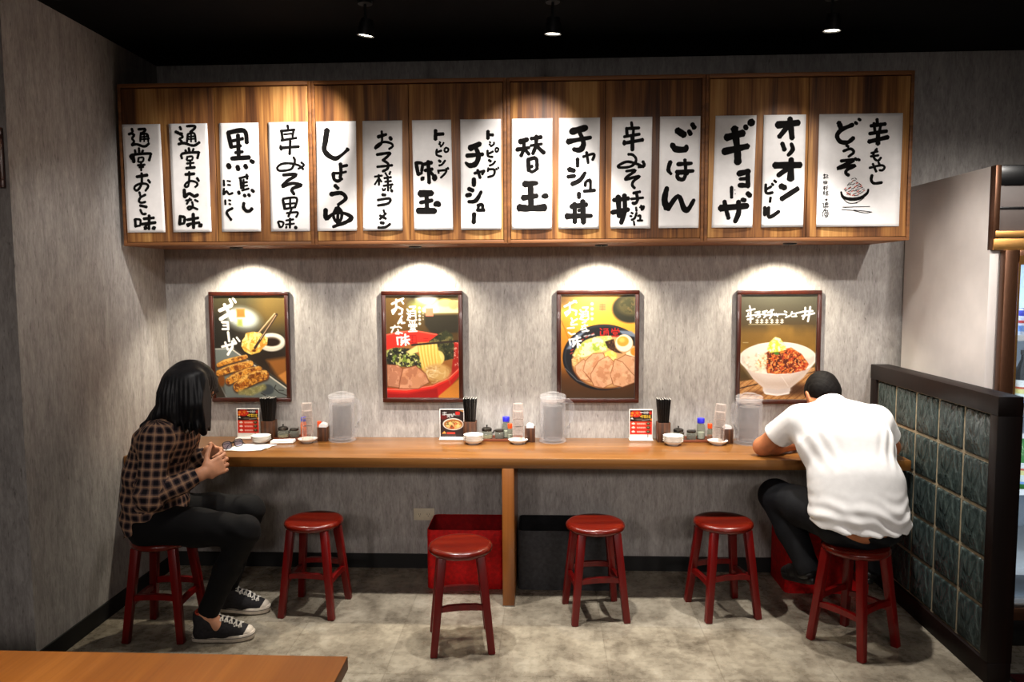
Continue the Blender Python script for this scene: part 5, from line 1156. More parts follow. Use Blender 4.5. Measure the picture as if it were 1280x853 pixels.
soy_pot('glass sauce pot with dark lid ' + A_, -1.440, -0.06, R(25)); soy_pot('glass sauce pot with dark lid and raised spout ' + B_, -0.322, -0.06, R(10)); soy_pot('glass sauce pot half hidden by the saucer stack ' + C_, 0.703, -0.07, R(-60))
spice_jar('small dark lidded spice jar ' + A_, -1.382, -0.05); spice_jar('small dark lidded spice jar ' + B_, -0.254, -0.062); spice_jar('small dark lidded spice jar ' + C_, 0.772, -0.066)
tall_bottle('seasoning_bottle', 'white seasoning bottle with blue cap, mostly hidden behind tumblers beside the woman', -1.335, -0.032, 0.11, 0.016, 'blue', 'orlabel', 0.0075, 'tissue')
tall_bottle('seasoning_bottle', 'clear seasoning bottle with blue cap ' + B_, -0.219, -0.036, 0.114, 0.0215, 'blue', 'glassjar', 0.0075, 'tissue')
tall_bottle('seasoning_bottle', 'clear seasoning bottle with blue cap ' + C_, 0.825, -0.05, 0.112, 0.022, 'blue', 'glassjar', 0.0075, 'tissue')
tall_bottle('seasoning_bottle', 'small orange capped bottle right of the tumblers beside the woman', -1.243, -0.045, 0.095, 0.013, 'orange', 'orlabel', 0.0, 'tissue')
tall_bottle('seasoning_bottle', 'small orange capped bottle in front of the blue capped bottle, counter middle', -0.196, -0.079, 0.085, 0.014, 'orange', 'glassjar', 0.0075, 'tissue')
tall_bottle('seasoning_bottle', 'small orange capped bottle right of the blue capped bottle beside the man', 0.867, -0.078, 0.088, 0.014, 'orange', 'glassjar', 0.0075, 'orlabel')
for (x, y), w, ln in (((-1.277, -0.148), A_, (0, 0)), ((-0.150, -0.150), B_, (0, 0)), ((0.892, -0.152), C_, (0.075, 0))):
    saucer(x, y, TZ, 'small white saucer under the tumbler stack ' + w, 'saucers under the tumblers')
    cups(x, y, w, ln)
napkin_box('dark wooden napkin box ' + A_, -1.205, -0.095, 5, 1, A_, 0.0); napkin_box('dark wooden napkin box ' + B_, -0.088, -0.092, 4, 2, B_, 0.0); napkin_box('dark wooden napkin box ' + C_, 0.950, -0.105, 3, 3, C_, 0.0)
pitcher('clear water pitcher with handle to the right ' + A_, -1.102, -0.10, R(-8)); pitcher('clear water pitcher with handle to the right ' + B_, 0.034, -0.10, R(-12)); pitcher('clear water pitcher with handle to the left ' + C_, 1.058, -0.125, R(204))

# folded towel lying by the saucers near the woman
def sheet(name, mat, pts, z, label, cat, amp=0.003, seed=1, th=0.0008, lift=None):
    """a soft crumpled sheet over the counter from a 4-corner outline (x, y)"""
    bm = bmesh.new(); N = 16; rng = random.Random(seed); ph = [rng.uniform(0, 6) for _ in range(4)]; g = []
    for a in range(N + 1):
        row = []
        for b in range(N + 1):
            u, v = a / N, b / N
            x = (pts[0][0] * (1 - u) + pts[1][0] * u) * (1 - v) + (pts[3][0] * (1 - u) + pts[2][0] * u) * v
            y = (pts[0][1] * (1 - u) + pts[1][1] * u) * (1 - v) + (pts[3][1] * (1 - u) + pts[2][1] * u) * v
            zz = amp * (0.9 + 0.5 * math.sin(7 * u + ph[0]) * math.sin(5 * v + ph[1]) + 0.4 * math.sin(13 * u * v + ph[2]))
            if lift: zz += lift(u, v)
            row.append(bm.verts.new((x + 0.002 * math.sin(9 * v + ph[3]), y + 0.002 * math.sin(8 * u), z + max(0.0004, zz))))
        g.append(row)
    for a in range(N):
        for b in range(N): bm.faces.new((g[a][b], g[a + 1][b], g[a + 1][b + 1], g[a][b + 1]))
    o = finish(bm, name, mat, smooth=80); s = o.modifiers.new('thickness', 'SOLIDIFY'); s.thickness = th; s.offset = 1
    return tag(o, label, cat)
t = thing('folded_towel', 'folded white hand towel on the counter between saucers and tumblers', 'towel', (-1.408, -0.158, TZ), R(4))
for k, (w, d) in enumerate(((0.062, 0.03), (0.060, 0.028))):
    bm = bmesh.new(); box(bm, -w, w, -d, d, k * 0.009, k * 0.009 + 0.0085, 0.004, 3)
    for v in bm.verts: v.co.z += 0.003 * math.sin(v.co.x * 50 + k) * (v.co.z > 0.002); v.co.y += 0.004 * math.sin(v.co.x * 30)
    finish(bm, 'towel_fold', 'tissue', t)
sheet('paper_sheet', 'tissue', [(-1.66, -0.37), (-1.45, -0.36), (-1.42, -0.22), (-1.62, -0.215)], TZ, 'white paper napkin lying open on the counter by the woman\'s hands', 'napkin', 0.0035, 5)
# spectacles
def spectacles(label, loc, rz, fold, mirror=1, tilt=0.0):
    t = thing('eyeglasses', label, 'eyeglasses', loc, rz)
    t.rotation_euler = (tilt, 0, rz)
    for s in (-1, 1):
        bm = bmesh.new(); pts = []
        for k in range(25):
            a = 2 * PI * k / 24; ca, sa = math.cos(a), math.sin(a)
            e = 0.62; pts.append((s * 0.034 + 0.025 * math.copysign(abs(ca) ** e, ca), 0, 0.0195 + 0.0175 * math.copysign(abs(sa) ** e, sa)))
        tube(bm, pts, 0.0019, 8, upv=(0, 1, 0)); finish(bm, 'rim', 'black', t)
        bm = bmesh.new(); n = 24; ring = []
        for k in range(n):
            a = 2 * PI * k / n; ca, sa = math.cos(a), math.sin(a); ring.append((s * 0.034 + 0.0246 * math.copysign(abs(ca) ** 0.62, ca), 0.0195 + 0.017 * math.copysign(abs(sa) ** 0.62, sa)))
        v1 = [bm.verts.new((x, -0.0007, z)) for x, z in ring]; v2 = [bm.verts.new((x, 0.0007, z)) for x, z in ring]
        bm.faces.new(v1); bm.faces.new(v2[::-1])
        for k in range(n): bm.faces.new((v1[k], v1[(k + 1) % n], v2[(k + 1) % n], v2[k]))
        finish(bm, 'lens', 'lens', t, smooth=30)
        bm = bmesh.new(); a = fold[0 if s < 0 else 1]
        d = Vector((-s * math.sin(a), math.cos(a), 0)); o = Vector((s * 0.060, 0.002, 0.028))
        tube(bm, [o, o + d * 0.05, o + d * 0.095, o + d * 0.115 + Vector((0, 0, -0.008)), o + d * 0.132 + Vector((0, 0, -0.022))], [0.0018, 0.0018, 0.0019, 0.0022, 0.0022], 8); finish(bm, 'temple', 'black', t)
    bm = bmesh.new(); tube(bm, [(-0.010, 0, 0.024), (-0.005, -0.001, 0.028), (0.005, -0.001, 0.028), (0.010, 0, 0.024)], 0.0018, 8); finish(bm, 'bridge', 'black', t)
spectacles('black eyeglasses with one bent temple, held at the seated woman\'s hands', (-1.478, -0.625, 0.815), R(65), (R(90), R(-4)), 1, R(-18))
sheet('paper_sheet', 'tissue', [(1.085, -0.30), (1.19, -0.30), (1.20, -0.20), (1.09, -0.19)], TZ, 'small white paper napkin on the counter behind the man\'s left elbow', 'napkin', 0.003, 8)
spectacles('folded black eyeglasses on a white napkin behind the man\'s elbow', (1.135, -0.235, TZ + 0.007), R(200), (R(84), R(80)), 1, 0.0)

# ------------------------------------------------------------------ people: smooth-blended volumes meshed into one continuous surface
V3 = lambda *a: np.array(a, np.float32)
def unit(v): v = np.asarray(v, np.float32); return v / max(float(np.linalg.norm(v)), 1e-9)
class Vol:
    def __init__(s, lo, hi, h):
        s.lo = np.array(lo, np.float32); s.h = h
        s.n = tuple(int(math.ceil((b - a) / h)) + 1 for a, b in zip(lo, hi)); s.D = np.full(s.n, 1.0, np.float32)
    def region(s, lo, hi):
        i0 = np.clip(np.floor((np.asarray(lo) - s.lo) / s.h).astype(int), 0, s.n); i1 = np.clip(np.ceil((np.asarray(hi) - s.lo) / s.h).astype(int) + 1, 0, s.n)
        sl = tuple(slice(a, b) for a, b in zip(i0, i1))
        ax = [s.lo[k] + s.h * np.arange(i0[k], i1[k], dtype=np.float32) for k in range(3)]
        return sl, ax[0][:, None, None], ax[1][None, :, None], ax[2][None, None, :]
    def blend(s, sl, d, k, op):
        a = s.D[sl]
        if op == 'add':
            hh = np.maximum(k - np.abs(a - d), 0); s.D[sl] = np.minimum(a, d) - hh * hh / (4 * k) if k > 0 else np.minimum(a, d)
        elif op == 'cut':
            d = -d; hh = np.maximum(k - np.abs(a - d), 0); s.D[sl] = np.maximum(a, d) + hh * hh / (4 * k) if k > 0 else np.maximum(a, d)
    def cone(s, a, b, ra, rb, k=0.02, side=None, flat=1.0, op='add'):
        """round cone a->b; along `side` the section is wider by `flat`"""
        a = np.asarray(a, np.float32); b = np.asarray(b, np.float32); rm = max(ra, rb) * max(flat, 1.0) + k + 3 * s.h
        sl, X, Y, Z = s.region(np.minimum(a, b) - rm, np.maximum(a, b) + rm)
        if 0 in s.D[sl].shape: return
        ab = b - a; L2 = float(ab @ ab); px, py, pz = X - a[0], Y - a[1], Z - a[2]
        t = np.clip((px * ab[0] + py * ab[1] + pz * ab[2]) / max(L2, 1e-12), 0, 1)
        qx, qy, qz = px - ab[0] * t, py - ab[1] * t, pz - ab[2] * t
        if side is not None and flat != 1.0:
            n = unit(np.asarray(side, np.float32) - (unit(ab) * float(unit(ab) @ np.asarray(side, np.float32)) if L2 > 1e-10 else 0)); w = qx * n[0] + qy * n[1] + qz * n[2]
            f = w * (1 - 1 / flat); d = np.sqrt((qx - n[0] * f) ** 2 + (qy - n[1] * f) ** 2 + (qz - n[2] * f) ** 2)
        else: d = np.sqrt(qx * qx + qy * qy + qz * qz)
        s.blend(sl, d - (ra + (rb - ra) * t), k, op)
    def chain(s, pts, rs, k=0.02, **kw):
        for i in range(len(pts) - 1): s.cone(pts[i], pts[i + 1], rs[i], rs[i + 1], k, **kw)
    def ell(s, c, r, k=0.02, rot=None, op='add'):
        c = np.asarray(c, np.float32); r = np.asarray(r, np.float32); rm = float(r.max()) + k + 3 * s.h
        sl, X, Y, Z = s.region(c - rm, c + rm)
        if 0 in s.D[sl].shape: return
        p = [X - c[0], Y - c[1], Z - c[2]]
        if rot is not None: p = [p[0] * rot[j][0] + p[1] * rot[j][1] + p[2] * rot[j][2] for j in range(3)]
        k0 = np.sqrt(sum((p[j] / r[j]) ** 2 for j in range(3))); k1 = np.sqrt(sum((p[j] / r[j] ** 2) ** 2 for j in range(3)))
        s.blend(sl, k0 * (k0 - 1) / np.maximum(k1, 1e-6), k, op)
    def plane(s, p, n, k=0.0):
        """keep the side the normal points away from"""
        n = unit(n); X = s.lo[0] + s.h * np.arange(s.n[0], dtype=np.float32); Y = s.lo[1] + s.h * np.arange(s.n[1], dtype=np.float32); Z = s.lo[2] + s.h * np.arange(s.n[2], dtype=np.float32)
        d = ((X - p[0]) * n[0])[:, None, None] + ((Y - p[1]) * n[1])[None, :, None] + ((Z - p[2]) * n[2])[None, None, :]
        s.D = np.maximum(s.D, d)
    def cutplane_near(s, c, r, p, n):
        c = np.asarray(c); sl, X, Y, Z = s.region(c - r, c + r); n = unit(n)
        d = (X - p[0]) * n[0] + (Y - p[1]) * n[1] + (Z - p[2]) * n[2]; s.D[sl] = np.maximum(s.D[sl], d)
    def displace(s, f, band=0.03):
        m = np.abs(s.D) < band; i = np.nonzero(m)
        P = [s.lo[k] + s.h * i[k].astype(np.float32) for k in range(3)]; s.D[m] += f(*P)
    def mesh(s, smooth=1):
        D = s.D; S = D < 0
        cnt = np.zeros(tuple(k - 1 for k in s.n), np.int8)
        offs = [(a, b, c) for a in (0, 1) for b in (0, 1) for c in (0, 1)]
        for a, b, c in offs: cnt += S[a:a + cnt.shape[0], b:b + cnt.shape[1], c:c + cnt.shape[2]]
        ci = np.array(np.nonzero((cnt > 0) & (cnt < 8))).T
        val = {o: D[ci[:, 0] + o[0], ci[:, 1] + o[1], ci[:, 2] + o[2]] for o in offs}
        acc = np.zeros((len(ci), 3), np.float32); w = np.zeros(len(ci), np.float32)
        for o in offs:
            for ax in range(3):
                if o[ax] == 0:
                    e = list(o); e[ax] = 1; e = tuple(e); va, vb = val[o], val[e]; m = (va < 0) != (vb < 0)
                    t = np.where(m, va / np.where(m, va - vb, 1), 0)
                    for k in range(3): acc[:, k] += np.where(m, o[k] + (t if k == ax else 0), 0)
                    w += m
        P = (ci + acc / np.maximum(w, 1)[:, None]) * s.h + s.lo
        idx = np.full(cnt.shape, -1, np.int32); idx[ci[:, 0], ci[:, 1], ci[:, 2]] = np.arange(len(ci))
        Q = []
        for ax in range(3):
            u, v = (ax + 1) % 3, (ax + 2) % 3
            lo = [slice(None)] * 3; hi = [slice(None)] * 3; lo[ax] = slice(0, -1); hi[ax] = slice(1, None)
            A, B = S[tuple(lo)], S[tuple(hi)]; e = np.array(np.nonzero(A != B)).T
            ok = (e[:, u] > 0) & (e[:, v] > 0) & (e[:, u] < cnt.shape[u]) & (e[:, v] < cnt.shape[v]); e = e[ok]
            fl = A[e[:, 0], e[:, 1], e[:, 2]]
            def at(du, dv):
                c = e.copy(); c[:, u] -= du; c[:, v] -= dv; return idx[c[:, 0], c[:, 1], c[:, 2]]
            q = np.stack([at(1, 1), at(0, 1), at(0, 0), at(1, 0)], 1); q[~fl] = q[~fl][:, ::-1]; Q.append(q)
        Q = np.concatenate(Q); Q = Q[(Q >= 0).all(1)]
        for _ in range(smooth):
            a = np.zeros_like(P); n = np.zeros(len(P), np.float32)
            for i in range(4):
                for j in (i - 1, (i + 1) % 4):
                    np.add.at(a, Q[:, i], P[Q[:, j]]); np.add.at(n, Q[:, i], 1)
            P = P * 0.4 + 0.6 * a / np.maximum(n, 1)[:, None]
        return P, Q
    def obj(s, name, mat, parent=None, smooth=1, paint=None):
        P, Q = s.mesh(smooth); me = mesh_np(name, P, Q)
        for m in (mat if isinstance(mat, list) else [mat]): me.materials.append(M[m])
        me.shade_smooth()
        if paint is not None:
            F = P[Q].mean(1); me.polygons.foreach_set('material_index', paint(F).astype(np.int32))
        o = bpy.data.objects.new(name, me); return link(o, parent)
def cloth_uv(o, segs):
    """cloth coordinates in metres: around and along the nearest sleeve or trunk piece"""
    me = o.data; n = len(me.polygons); co = np.empty(len(me.vertices) * 3, np.float32); me.vertices.foreach_get('co', co); co = co.reshape(-1, 3)
    q = np.empty(n * 4, np.int32); me.loops.foreach_get('vertex_index', q); q = q.reshape(-1, 4); C = co[q].mean(1)
    best = np.full(n, 1e9, np.float32); uv = np.zeros((n, 4, 2), np.float32)
    for a, b, r, ref, off in segs:
        a, b = np.asarray(a, np.float32), np.asarray(b, np.float32); d = unit(b - a); L = np.linalg.norm(b - a)
        t = np.clip((C - a) @ d, 0, L); dist = np.linalg.norm(C - (a + t[:, None] * d), axis=1) - r; m = dist < best; best[m] = dist[m]
        e1 = unit(np.asarray(ref, np.float32) - d * float(d @ np.asarray(ref, np.float32))); e2 = np.cross(d, e1)
        P = co[q[m]] - a; x, y, z = P @ e1, P @ e2, P @ d; an = np.arctan2(y, x); ac = np.arctan2((P.mean(1) @ e2), (P.mean(1) @ e1))[:, None]
        an = np.where(an - ac > PI, an - 2 * PI, an); an = np.where(an - ac < -PI, an + 2 * PI, an)
        uv[m] = np.stack([an * max(r, 0.03), z + off], -1)
    l = me.uv_layers.new(name='cloth'); l.data.foreach_set('uv', uv.reshape(-1))
def rotv(v, axis, a):
    return np.array(Matrix.Rotation(a, 3, Vector(axis)) @ Vector(v), np.float32)
def hand(v, W, d, n, side, curl, spread=0.12, thumb=(0.55, 0.75, 0.35), sc=1.0, k=0.006):
    """palm from wrist W along d, palm facing n; thumb on the `side` (unit vector); curl = list of four (a, b, c) joint bends"""
    W = np.asarray(W, np.float32); d = unit(d); t = unit(np.asarray(side, np.float32) - d * float(d @ unit(side))); n = unit(np.asarray(n, np.float32) - d * float(d @ unit(n)) - t * float(t @ unit(n)))
    v.cone(W - d * 0.02, W + d * 0.03 * sc, 0.0225 * sc, 0.020 * sc, 0.012, side=t, flat=1.25)
    v.cone(W + d * 0.022 * sc, W + d * 0.078 * sc, 0.0155 * sc, 0.0125 * sc, 0.012, side=t, flat=2.6)
    tips = []
    for i, (o, L) in enumerate(zip((0.030, 0.010, -0.010, -0.029), (0.93, 1.0, 0.94, 0.76))):
        p = W + d * (0.083 - abs(i - 1.2) * 0.004) * sc + t * o * sc; dr = unit(d + t * (1.2 - i) * spread); r = 0.0088 * sc
        v.cone(p - dr * 0.035 * sc, p, 0.0085 * sc, r, k)
        for j, (ln, bend) in enumerate(zip((0.042, 0.026, 0.022), curl[i])):
            dr = rotv(dr, np.cross(dr, n) if abs(float(dr @ n)) < 0.98 else -t, bend); dr = unit(dr); q = p + dr * ln * L * sc; r2 = r * 0.92
            v.cone(p, q, r, r2, k); p, r = q, r2
        tips.append(p)
    p = W + d * 0.022 * sc + t * 0.026 * sc; dr = unit(d * thumb[0] + t * thumb[1] + n * thumb[2])
    v.cone(W + d * 0.03 * sc, p, 0.014 * sc, 0.013 * sc, 0.01)
    for ln, b, r, r2 in ((0.042, 0, 0.0125, 0.0105), (0.032, 0.35, 0.0105, 0.0095), (0.026, 0.3, 0.0095, 0.0082)):
        dr = unit(dr + (d * 0.55 + n * 0.4 - t * 0.35) * b); q = p + dr * ln * sc; v.cone(p, q, r * sc, r2 * sc, k); p = q
    return tips, p
def head(v, C, f, u, sc=1.0):
    """head about C (mid skull), face towards f, crown towards u"""
    f = unit(f); u = unit(np.asarray(u, np.float32) - f * float(f @ unit(u))); r = np.cross(f, u); B = np.stack([r, f, u])
    P = lambda x, y, z: np.asarray(C, np.float32) + (r * x + f * y + u * z) * sc
    E = lambda c, rr, k, op='add': v.ell(P(*c), np.array(rr) * sc, k, B, op)
    E((0, -0.008, 0.030), (0.074, 0.094, 0.082), 0.02); E((0, 0.020, -0.030), (0.060, 0.070, 0.078), 0.03)
    v.cone(P(0, 0.052, -0.088), P(0, 0.066, -0.092), 0.026 * sc, 0.020 * sc, 0.03, side=r, flat=1.25)          # chin
    for s in (-1, 1):
        v.cone(P(s * 0.056, -0.005, -0.050), P(s * 0.026, 0.055, -0.086), 0.020 * sc, 0.018 * sc, 0.03)             # jaw
        E((s * 0.042, 0.062, -0.024), (0.024, 0.020, 0.020), 0.02)                                               # cheek
        E((s * 0.032, 0.090, 0.008), (0.018, 0.014, 0.011), 0.012, 'cut')                                         # eye socket
        v.cone(P(s * 0.014, 0.088, 0.026), P(s * 0.048, 0.074, 0.026), 0.009 * sc, 0.007 * sc, 0.012)               # brow
        E((s * 0.077, -0.006, -0.006), (0.009, 0.020, 0.031), 0.006); E((s * 0.084, 0.000, 0.000), (0.006, 0.010, 0.016), 0.006, 'cut')   # ear
        E((s * 0.032, 0.080, 0.008), (0.0135, 0.0115, 0.008), 0.003)                                              # eyelids
    v.cone(P(0, 0.086, 0.012), P(0, 0.106, -0.026), 0.008 * sc, 0.012 * sc, 0.012)                                # nose
    for s in (-1, 1): E((s * 0.012, 0.095, -0.031), (0.010, 0.011, 0.009), 0.008)
    v.cone(P(-0.016, 0.084, -0.055), P(0.016, 0.084, -0.055), 0.007 * sc, 0.007 * sc, 0.008); v.cone(P(-0.014, 0.083, -0.066), P(0.014, 0.083, -0.066), 0.008 * sc, 0.008 * sc, 0.006)
    return P, B
def eyes(P, parent, sc=1.0):
    for s in (-1, 1):
        bm = bmesh.new(); bmesh.ops.create_uvsphere(bm, u_segments=16, v_segments=10, radius=0.0105 * sc)
        finish(bm, 'eye', 'eye', parent, tuple(float(q) for q in P(s * 0.032, 0.0835, 0.008)))
def wr(P, seed, f, amp):
    x, y, z = P; r = random.Random(seed); o = 0
    for _ in range(4):
        k = [r.uniform(-1, 1) * f for _ in range(3)]; o = o + np.sin(x * k[0] + y * k[1] + z * k[2] + r.uniform(0, 6) + 1.5 * np.sin(x * k[1] * 0.6 + z * k[0] * 0.6))
    return (o * amp / 4).astype(np.float32)
def sst(x, a, b): t = np.clip((x - a) / (b - a), 0, 1); return t * t * (3 - 2 * t)

# ---------------- sneakers (local: heel at origin, toe towards +x, sole on z = 0)
def sneaker(parent, loc, rz, pitch=0.0, side_name='sneaker', high=True, mats=('canvas', 'rubber')):
    e = bpy.data.objects.new(side_name, None); link(e, parent); e.location = loc; e.rotation_euler = (0, pitch, rz)
    L = 0.272
    def outline(g, n=40):
        out = []
        for k in range(n):
            a = 2 * PI * k / n; x = L / 2 - (L / 2 + g) * math.cos(a); w = 0.037 + 0.009 * sst(np.float32(x), 0.10, 0.2) if 0 <= 1 else 0
            s = math.sin(a); out.append((x, (float(w) + g) * math.copysign(abs(s) ** 0.72, s) + 0.004 * math.sin(x / L * PI)))
        return out
    bm = bmesh.new(); rows = []
    for g, z in ((-0.004, 0.0), (0.001, 0.003), (0.002, 0.012), (0.002, 0.024), (0.0, 0.029), (-0.006, 0.030)):
        rows.append([bm.verts.new((x, y, z + (0.010 * max(0, (x - 0.2) / 0.07) ** 2 if z > 0 else 0.006 * max(0, (x - 0.2) / 0.07) ** 2))) for x, y in outline(g)])
    for a, b in zip(rows, rows[1:]):
        for k in range(40): bm.faces.new((a[k], a[(k + 1) % 40], b[(k + 1) % 40], b[k]))
    bm.faces.new(rows[0][::-1]); bm.faces.new(rows[-1]); finish(bm, 'sole', mats[1], e)
    bm = bmesh.new(); pr = [(x, y * 1.012, 0.0195 + 0.008 * max(0, (x - 0.2) / 0.07) ** 2) for x, y in outline(0.0024)]; tube(bm, pr + [pr[0]], 0.0012, 6); finish(bm, 'sole_stripe', 'black', e)
    v = Vol((-0.03, -0.075, 0.0), (0.31, 0.075, 0.19), 0.004); Y = (0, 1, 0)
    v.chain([(0.045, 0, 0.035), (0.14, 0.003, 0.035), (0.235, 0.004, 0.033)], [0.030, 0.032, 0.024], 0.02, side=Y, flat=1.25)
    if high: v.chain([(0.050, 0, 0.05), (0.055, 0, 0.11), (0.052, 0, 0.150)], [0.042, 0.041, 0.041], 0.03)
    else: v.chain([(0.050, 0, 0.05), (0.055, 0, 0.085)], [0.042, 0.040], 0.03)
    v.chain([(0.085, 0, 0.085), (0.15, 0.002, 0.058), (0.215, 0.003, 0.040)], [0.036, 0.031, 0.022], 0.03, side=Y, flat=1.1)
    v.plane((0, 0, 0.022), (0, 0, -1)); v.plane((0, 0, 0.135 if high else 0.098), (0.12, 0, 1)); v.cone((0.054, 0, 0.10), (0.05, 0, 0.2), 0.0345, 0.036, 0.004, op='cut')
    top = lambda x, y: (lambda c: v.lo[2] + v.h * (np.nonzero(c < 0)[0].max() if (c < 0).any() else 8))(v.D[int((x - v.lo[0]) / v.h), int((y - v.lo[1]) / v.h), :])
    v.obj('upper', mats[0], e)
    V0 = v
    v = Vol((0.19, -0.06, 0.015), (0.30, 0.06, 0.08), 0.003)
    v.chain([(0.20, 0.004, 0.034), (0.240, 0.004, 0.033)], [0.030, 0.0265], 0.02, side=Y, flat=1.28); v.plane((0, 0, 0.024), (0, 0, -1)); v.plane((0.212, 0, 0.03), (-1, 0, 0.25)); v.obj('toe_cap', mats[1], e)
    if high:
        def top(x, y):
            c = V0.D[int(round((x - V0.lo[0]) / V0.h)), int(round((y - V0.lo[1]) / V0.h)), :]; q = np.nonzero(c < 0)[0]
            return float(V0.lo[2] + V0.h * (q.max() + 0.4)) if len(q) else 0.05
        for k in range(6):
            u = k / 5; x = 0.108 + 0.098 * u; w = 0.024 - 0.003 * u
            L1 = lambda xa, xb: [(xa + (xb - xa) * q / 6, -w + 2 * w * q / 6, top(xa + (xb - xa) * q / 6, -w + 2 * w * q / 6) + 0.0022) for q in range(7)]
            bm = bmesh.new(); tube(bm, L1(x, x + 0.013), 0.0036, 8, flat=0.7); tube(bm, L1(x + 0.013, x), 0.0036, 8, flat=0.7)
            for sy in (-1, 1): tube(bm, [(x + 0.004, sy * w, top(x + 0.004, sy * w) + 0.001), (x + 0.004, sy * (w + 0.004), top(x + 0.004, sy * (w + 0.004)) + 0.0015)], 0.004, 8)
            finish(bm, 'lace', 'lace', e)
        bm = bmesh.new(); lathe(bm, [(0.0345, 0.112), (0.0358, 0.136), (0.0345, 0.139), (0.033, 0.136), (0.033, 0.112)], 28, (0.052, 0, 0)); finish(bm, 'lining', 'redsock', e)
        bm = bmesh.new(); t2 = [(0.088, -0.018), (0.088, 0.018)]; box(bm, 0.083, 0.089, -0.019, 0.019, 0.100, 0.150, 0.003); finish(bm, 'tongue', mats[0], e)
    return e

# ================= the seated woman
def woman():
    Hc = V3(-1.612, -0.752, 1.112); f = unit((0.58, 0.64, -0.50)); u = unit((0.32, 0.28, 0.9))
    sh = {-1: V3(-1.690, -0.935, 0.925), 1: V3(-1.690, -0.640, 0.925)}        # -1: right arm (near the camera)
    el = {-1: V3(-1.700, -0.985, 0.672), 1: V3(-1.755, -0.570, 0.690)}
    wrs = {-1: V3(-1.515, -0.865, 0.757), 1: V3(-1.590, -0.615, 0.795)}
    hip = {-1: V3(-1.745, -0.880, 0.525), 1: V3(-1.745, -0.715, 0.525)}; kn = {-1: V3(-1.325, -0.905, 0.508), 1: V3(-1.395, -0.665, 0.530)}
    an = {-1: V3(-1.512, -0.893, 0.120), 1: V3(-1.540, -0.612, 0.120)}
    sp = [V3(-1.765, -0.797, 0.535), V3(-1.772, -0.797, 0.70), V3(-1.735, -0.79, 0.87), V3(-1.700, -0.785, 0.955)]
    Y = (0, 1, 0)
    v = Vol((-2.0, -1.08, 0.04), (-1.2, -0.45, 1.27), 0.0042)
    v.chain(sp, [0.095, 0.09, 0.088, 0.045], 0.04, side=Y, flat=1.3); v.cone(sp[3], Hc + V3(-0.02, 0, -0.06), 0.05, 0.047, 0.03)
    v.cone(sh[-1], sh[1], 0.045, 0.045, 0.04)
    for s in (-1, 1):
        v.chain([sh[s], el[s], wrs[s]], [0.042, 0.036, 0.0235], 0.02)
        v.chain([hip[s], kn[s], an[s]], [0.082, 0.052, 0.034], 0.03); v.cone(an[s], an[s] + V3(0.05, 0, -0.05), 0.034, 0.03, 0.02)
    P, B = head(v, Hc, f, u)
    dR = unit((0.55, 0.62, 0.22)); hand(v, wrs[-1], dR, (0.35, 0.1, -0.9) if False else (-0.35, 0.55, -0.72), (0.30, 0.55, 0.75), [(0.45, 0.75, 0.4), (0.6, 0.75, 0.4), (0.7, 0.8, 0.45), (0.8, 0.85, 0.45)], 0.08, sc=1.06)
    dL = unit((0.80, -0.40, -0.05)); hand(v, wrs[1], dL, (-0.2, -0.5, -0.8), (0.35, -0.55, 0.7), [(0.7, 0.8, 0.5), (0.8, 0.9, 0.5), (0.85, 0.95, 0.5), (0.9, 0.95, 0.5)], 0.08)
    body = v.obj('person', 'skin')
    tag(body, 'seated person with long black hair in a brown plaid shirt, cleaning eyeglasses', 'person')
    # plaid shirt
    v = Vol((-2.0, -1.10, 0.40), (-1.42, -0.44, 1.04), 0.0042)
    bk = [V3(-1.765, -0.797, 0.44), V3(-1.772, -0.797, 0.60), V3(-1.766, -0.797, 0.74), V3(-1.732, -0.79, 0.875), V3(-1.697, -0.785, 0.950)]
    v.chain(bk, [0.134, 0.126, 0.117, 0.106, 0.054], 0.05, side=Y, flat=1.32)
    v.cone(sh[-1] + V3(0, 0.03, 0), sh[1] + V3(0, -0.03, 0), 0.062, 0.062, 0.06); v.ell((-1.70, -0.785, 0.90), (0.09, 0.15, 0.085), 0.06)
    for s in (-1, 1):
        w2 = wrs[s] + unit(el[s] - wrs[s]) * 0.035
        v.chain([sh[s], el[s] + V3(0, 0, 0.01), w2], [0.064, 0.054, 0.040], 0.025); v.ell(el[s] + V3(-0.005, 0, -0.004), (0.055, 0.05, 0.05), 0.03)
        d = unit(wrs[s] - el[s]); v.cutplane_near(w2, 0.055, w2 + d * 0.006, d); v.cone(w2 - d * 0.006, w2 + d * 0.05, 0.030, 0.030, 0.003, op='cut')
    v.cone((-1.695, -0.785, 0.95), (-1.665, -0.775, 1.02), 0.066, 0.062, 0.02); v.cone((-1.69, -0.785, 0.99), (-1.645, -0.77, 1.07), 0.052, 0.056, 0.004, op='cut')
    v.plane((-1.665, -0.775, 1.012), (0.35, 0, 0.94))
    # curved hem: long behind, lifted over the thighs at the side and front
    X = v.lo[0] + v.h * np.arange(v.n[0], dtype=np.float32); Z = v.lo[2] + v.h * np.arange(v.n[2], dtype=np.float32)
    hem = np.interp(X, [-1.93, -1.88, -1.80, -1.745, -1.70, -1.62, -1.56], [0.452, 0.462, 0.505, 0.555, 0.578, 0.580, 0.605]).astype(np.float32)
    v.D = np.maximum(v.D, (hem[:, None] - Z[None, :])[:, None, :])
    v.displace(lambda x, y, z: wr((x, y, z), 5, 42, 0.006) + 0.006 * np.sin((z * 55 + x * 38 + y * 12)) * sst(z, 0.85, 0.62) * 0.6 + 0.004 * np.sin(z * 120 + y * 40) * sst(np.hypot(x + 1.70, z - 0.67), 0.14, 0.03))
    sh_o = v.obj('plaid_shirt', 'plaid', body)
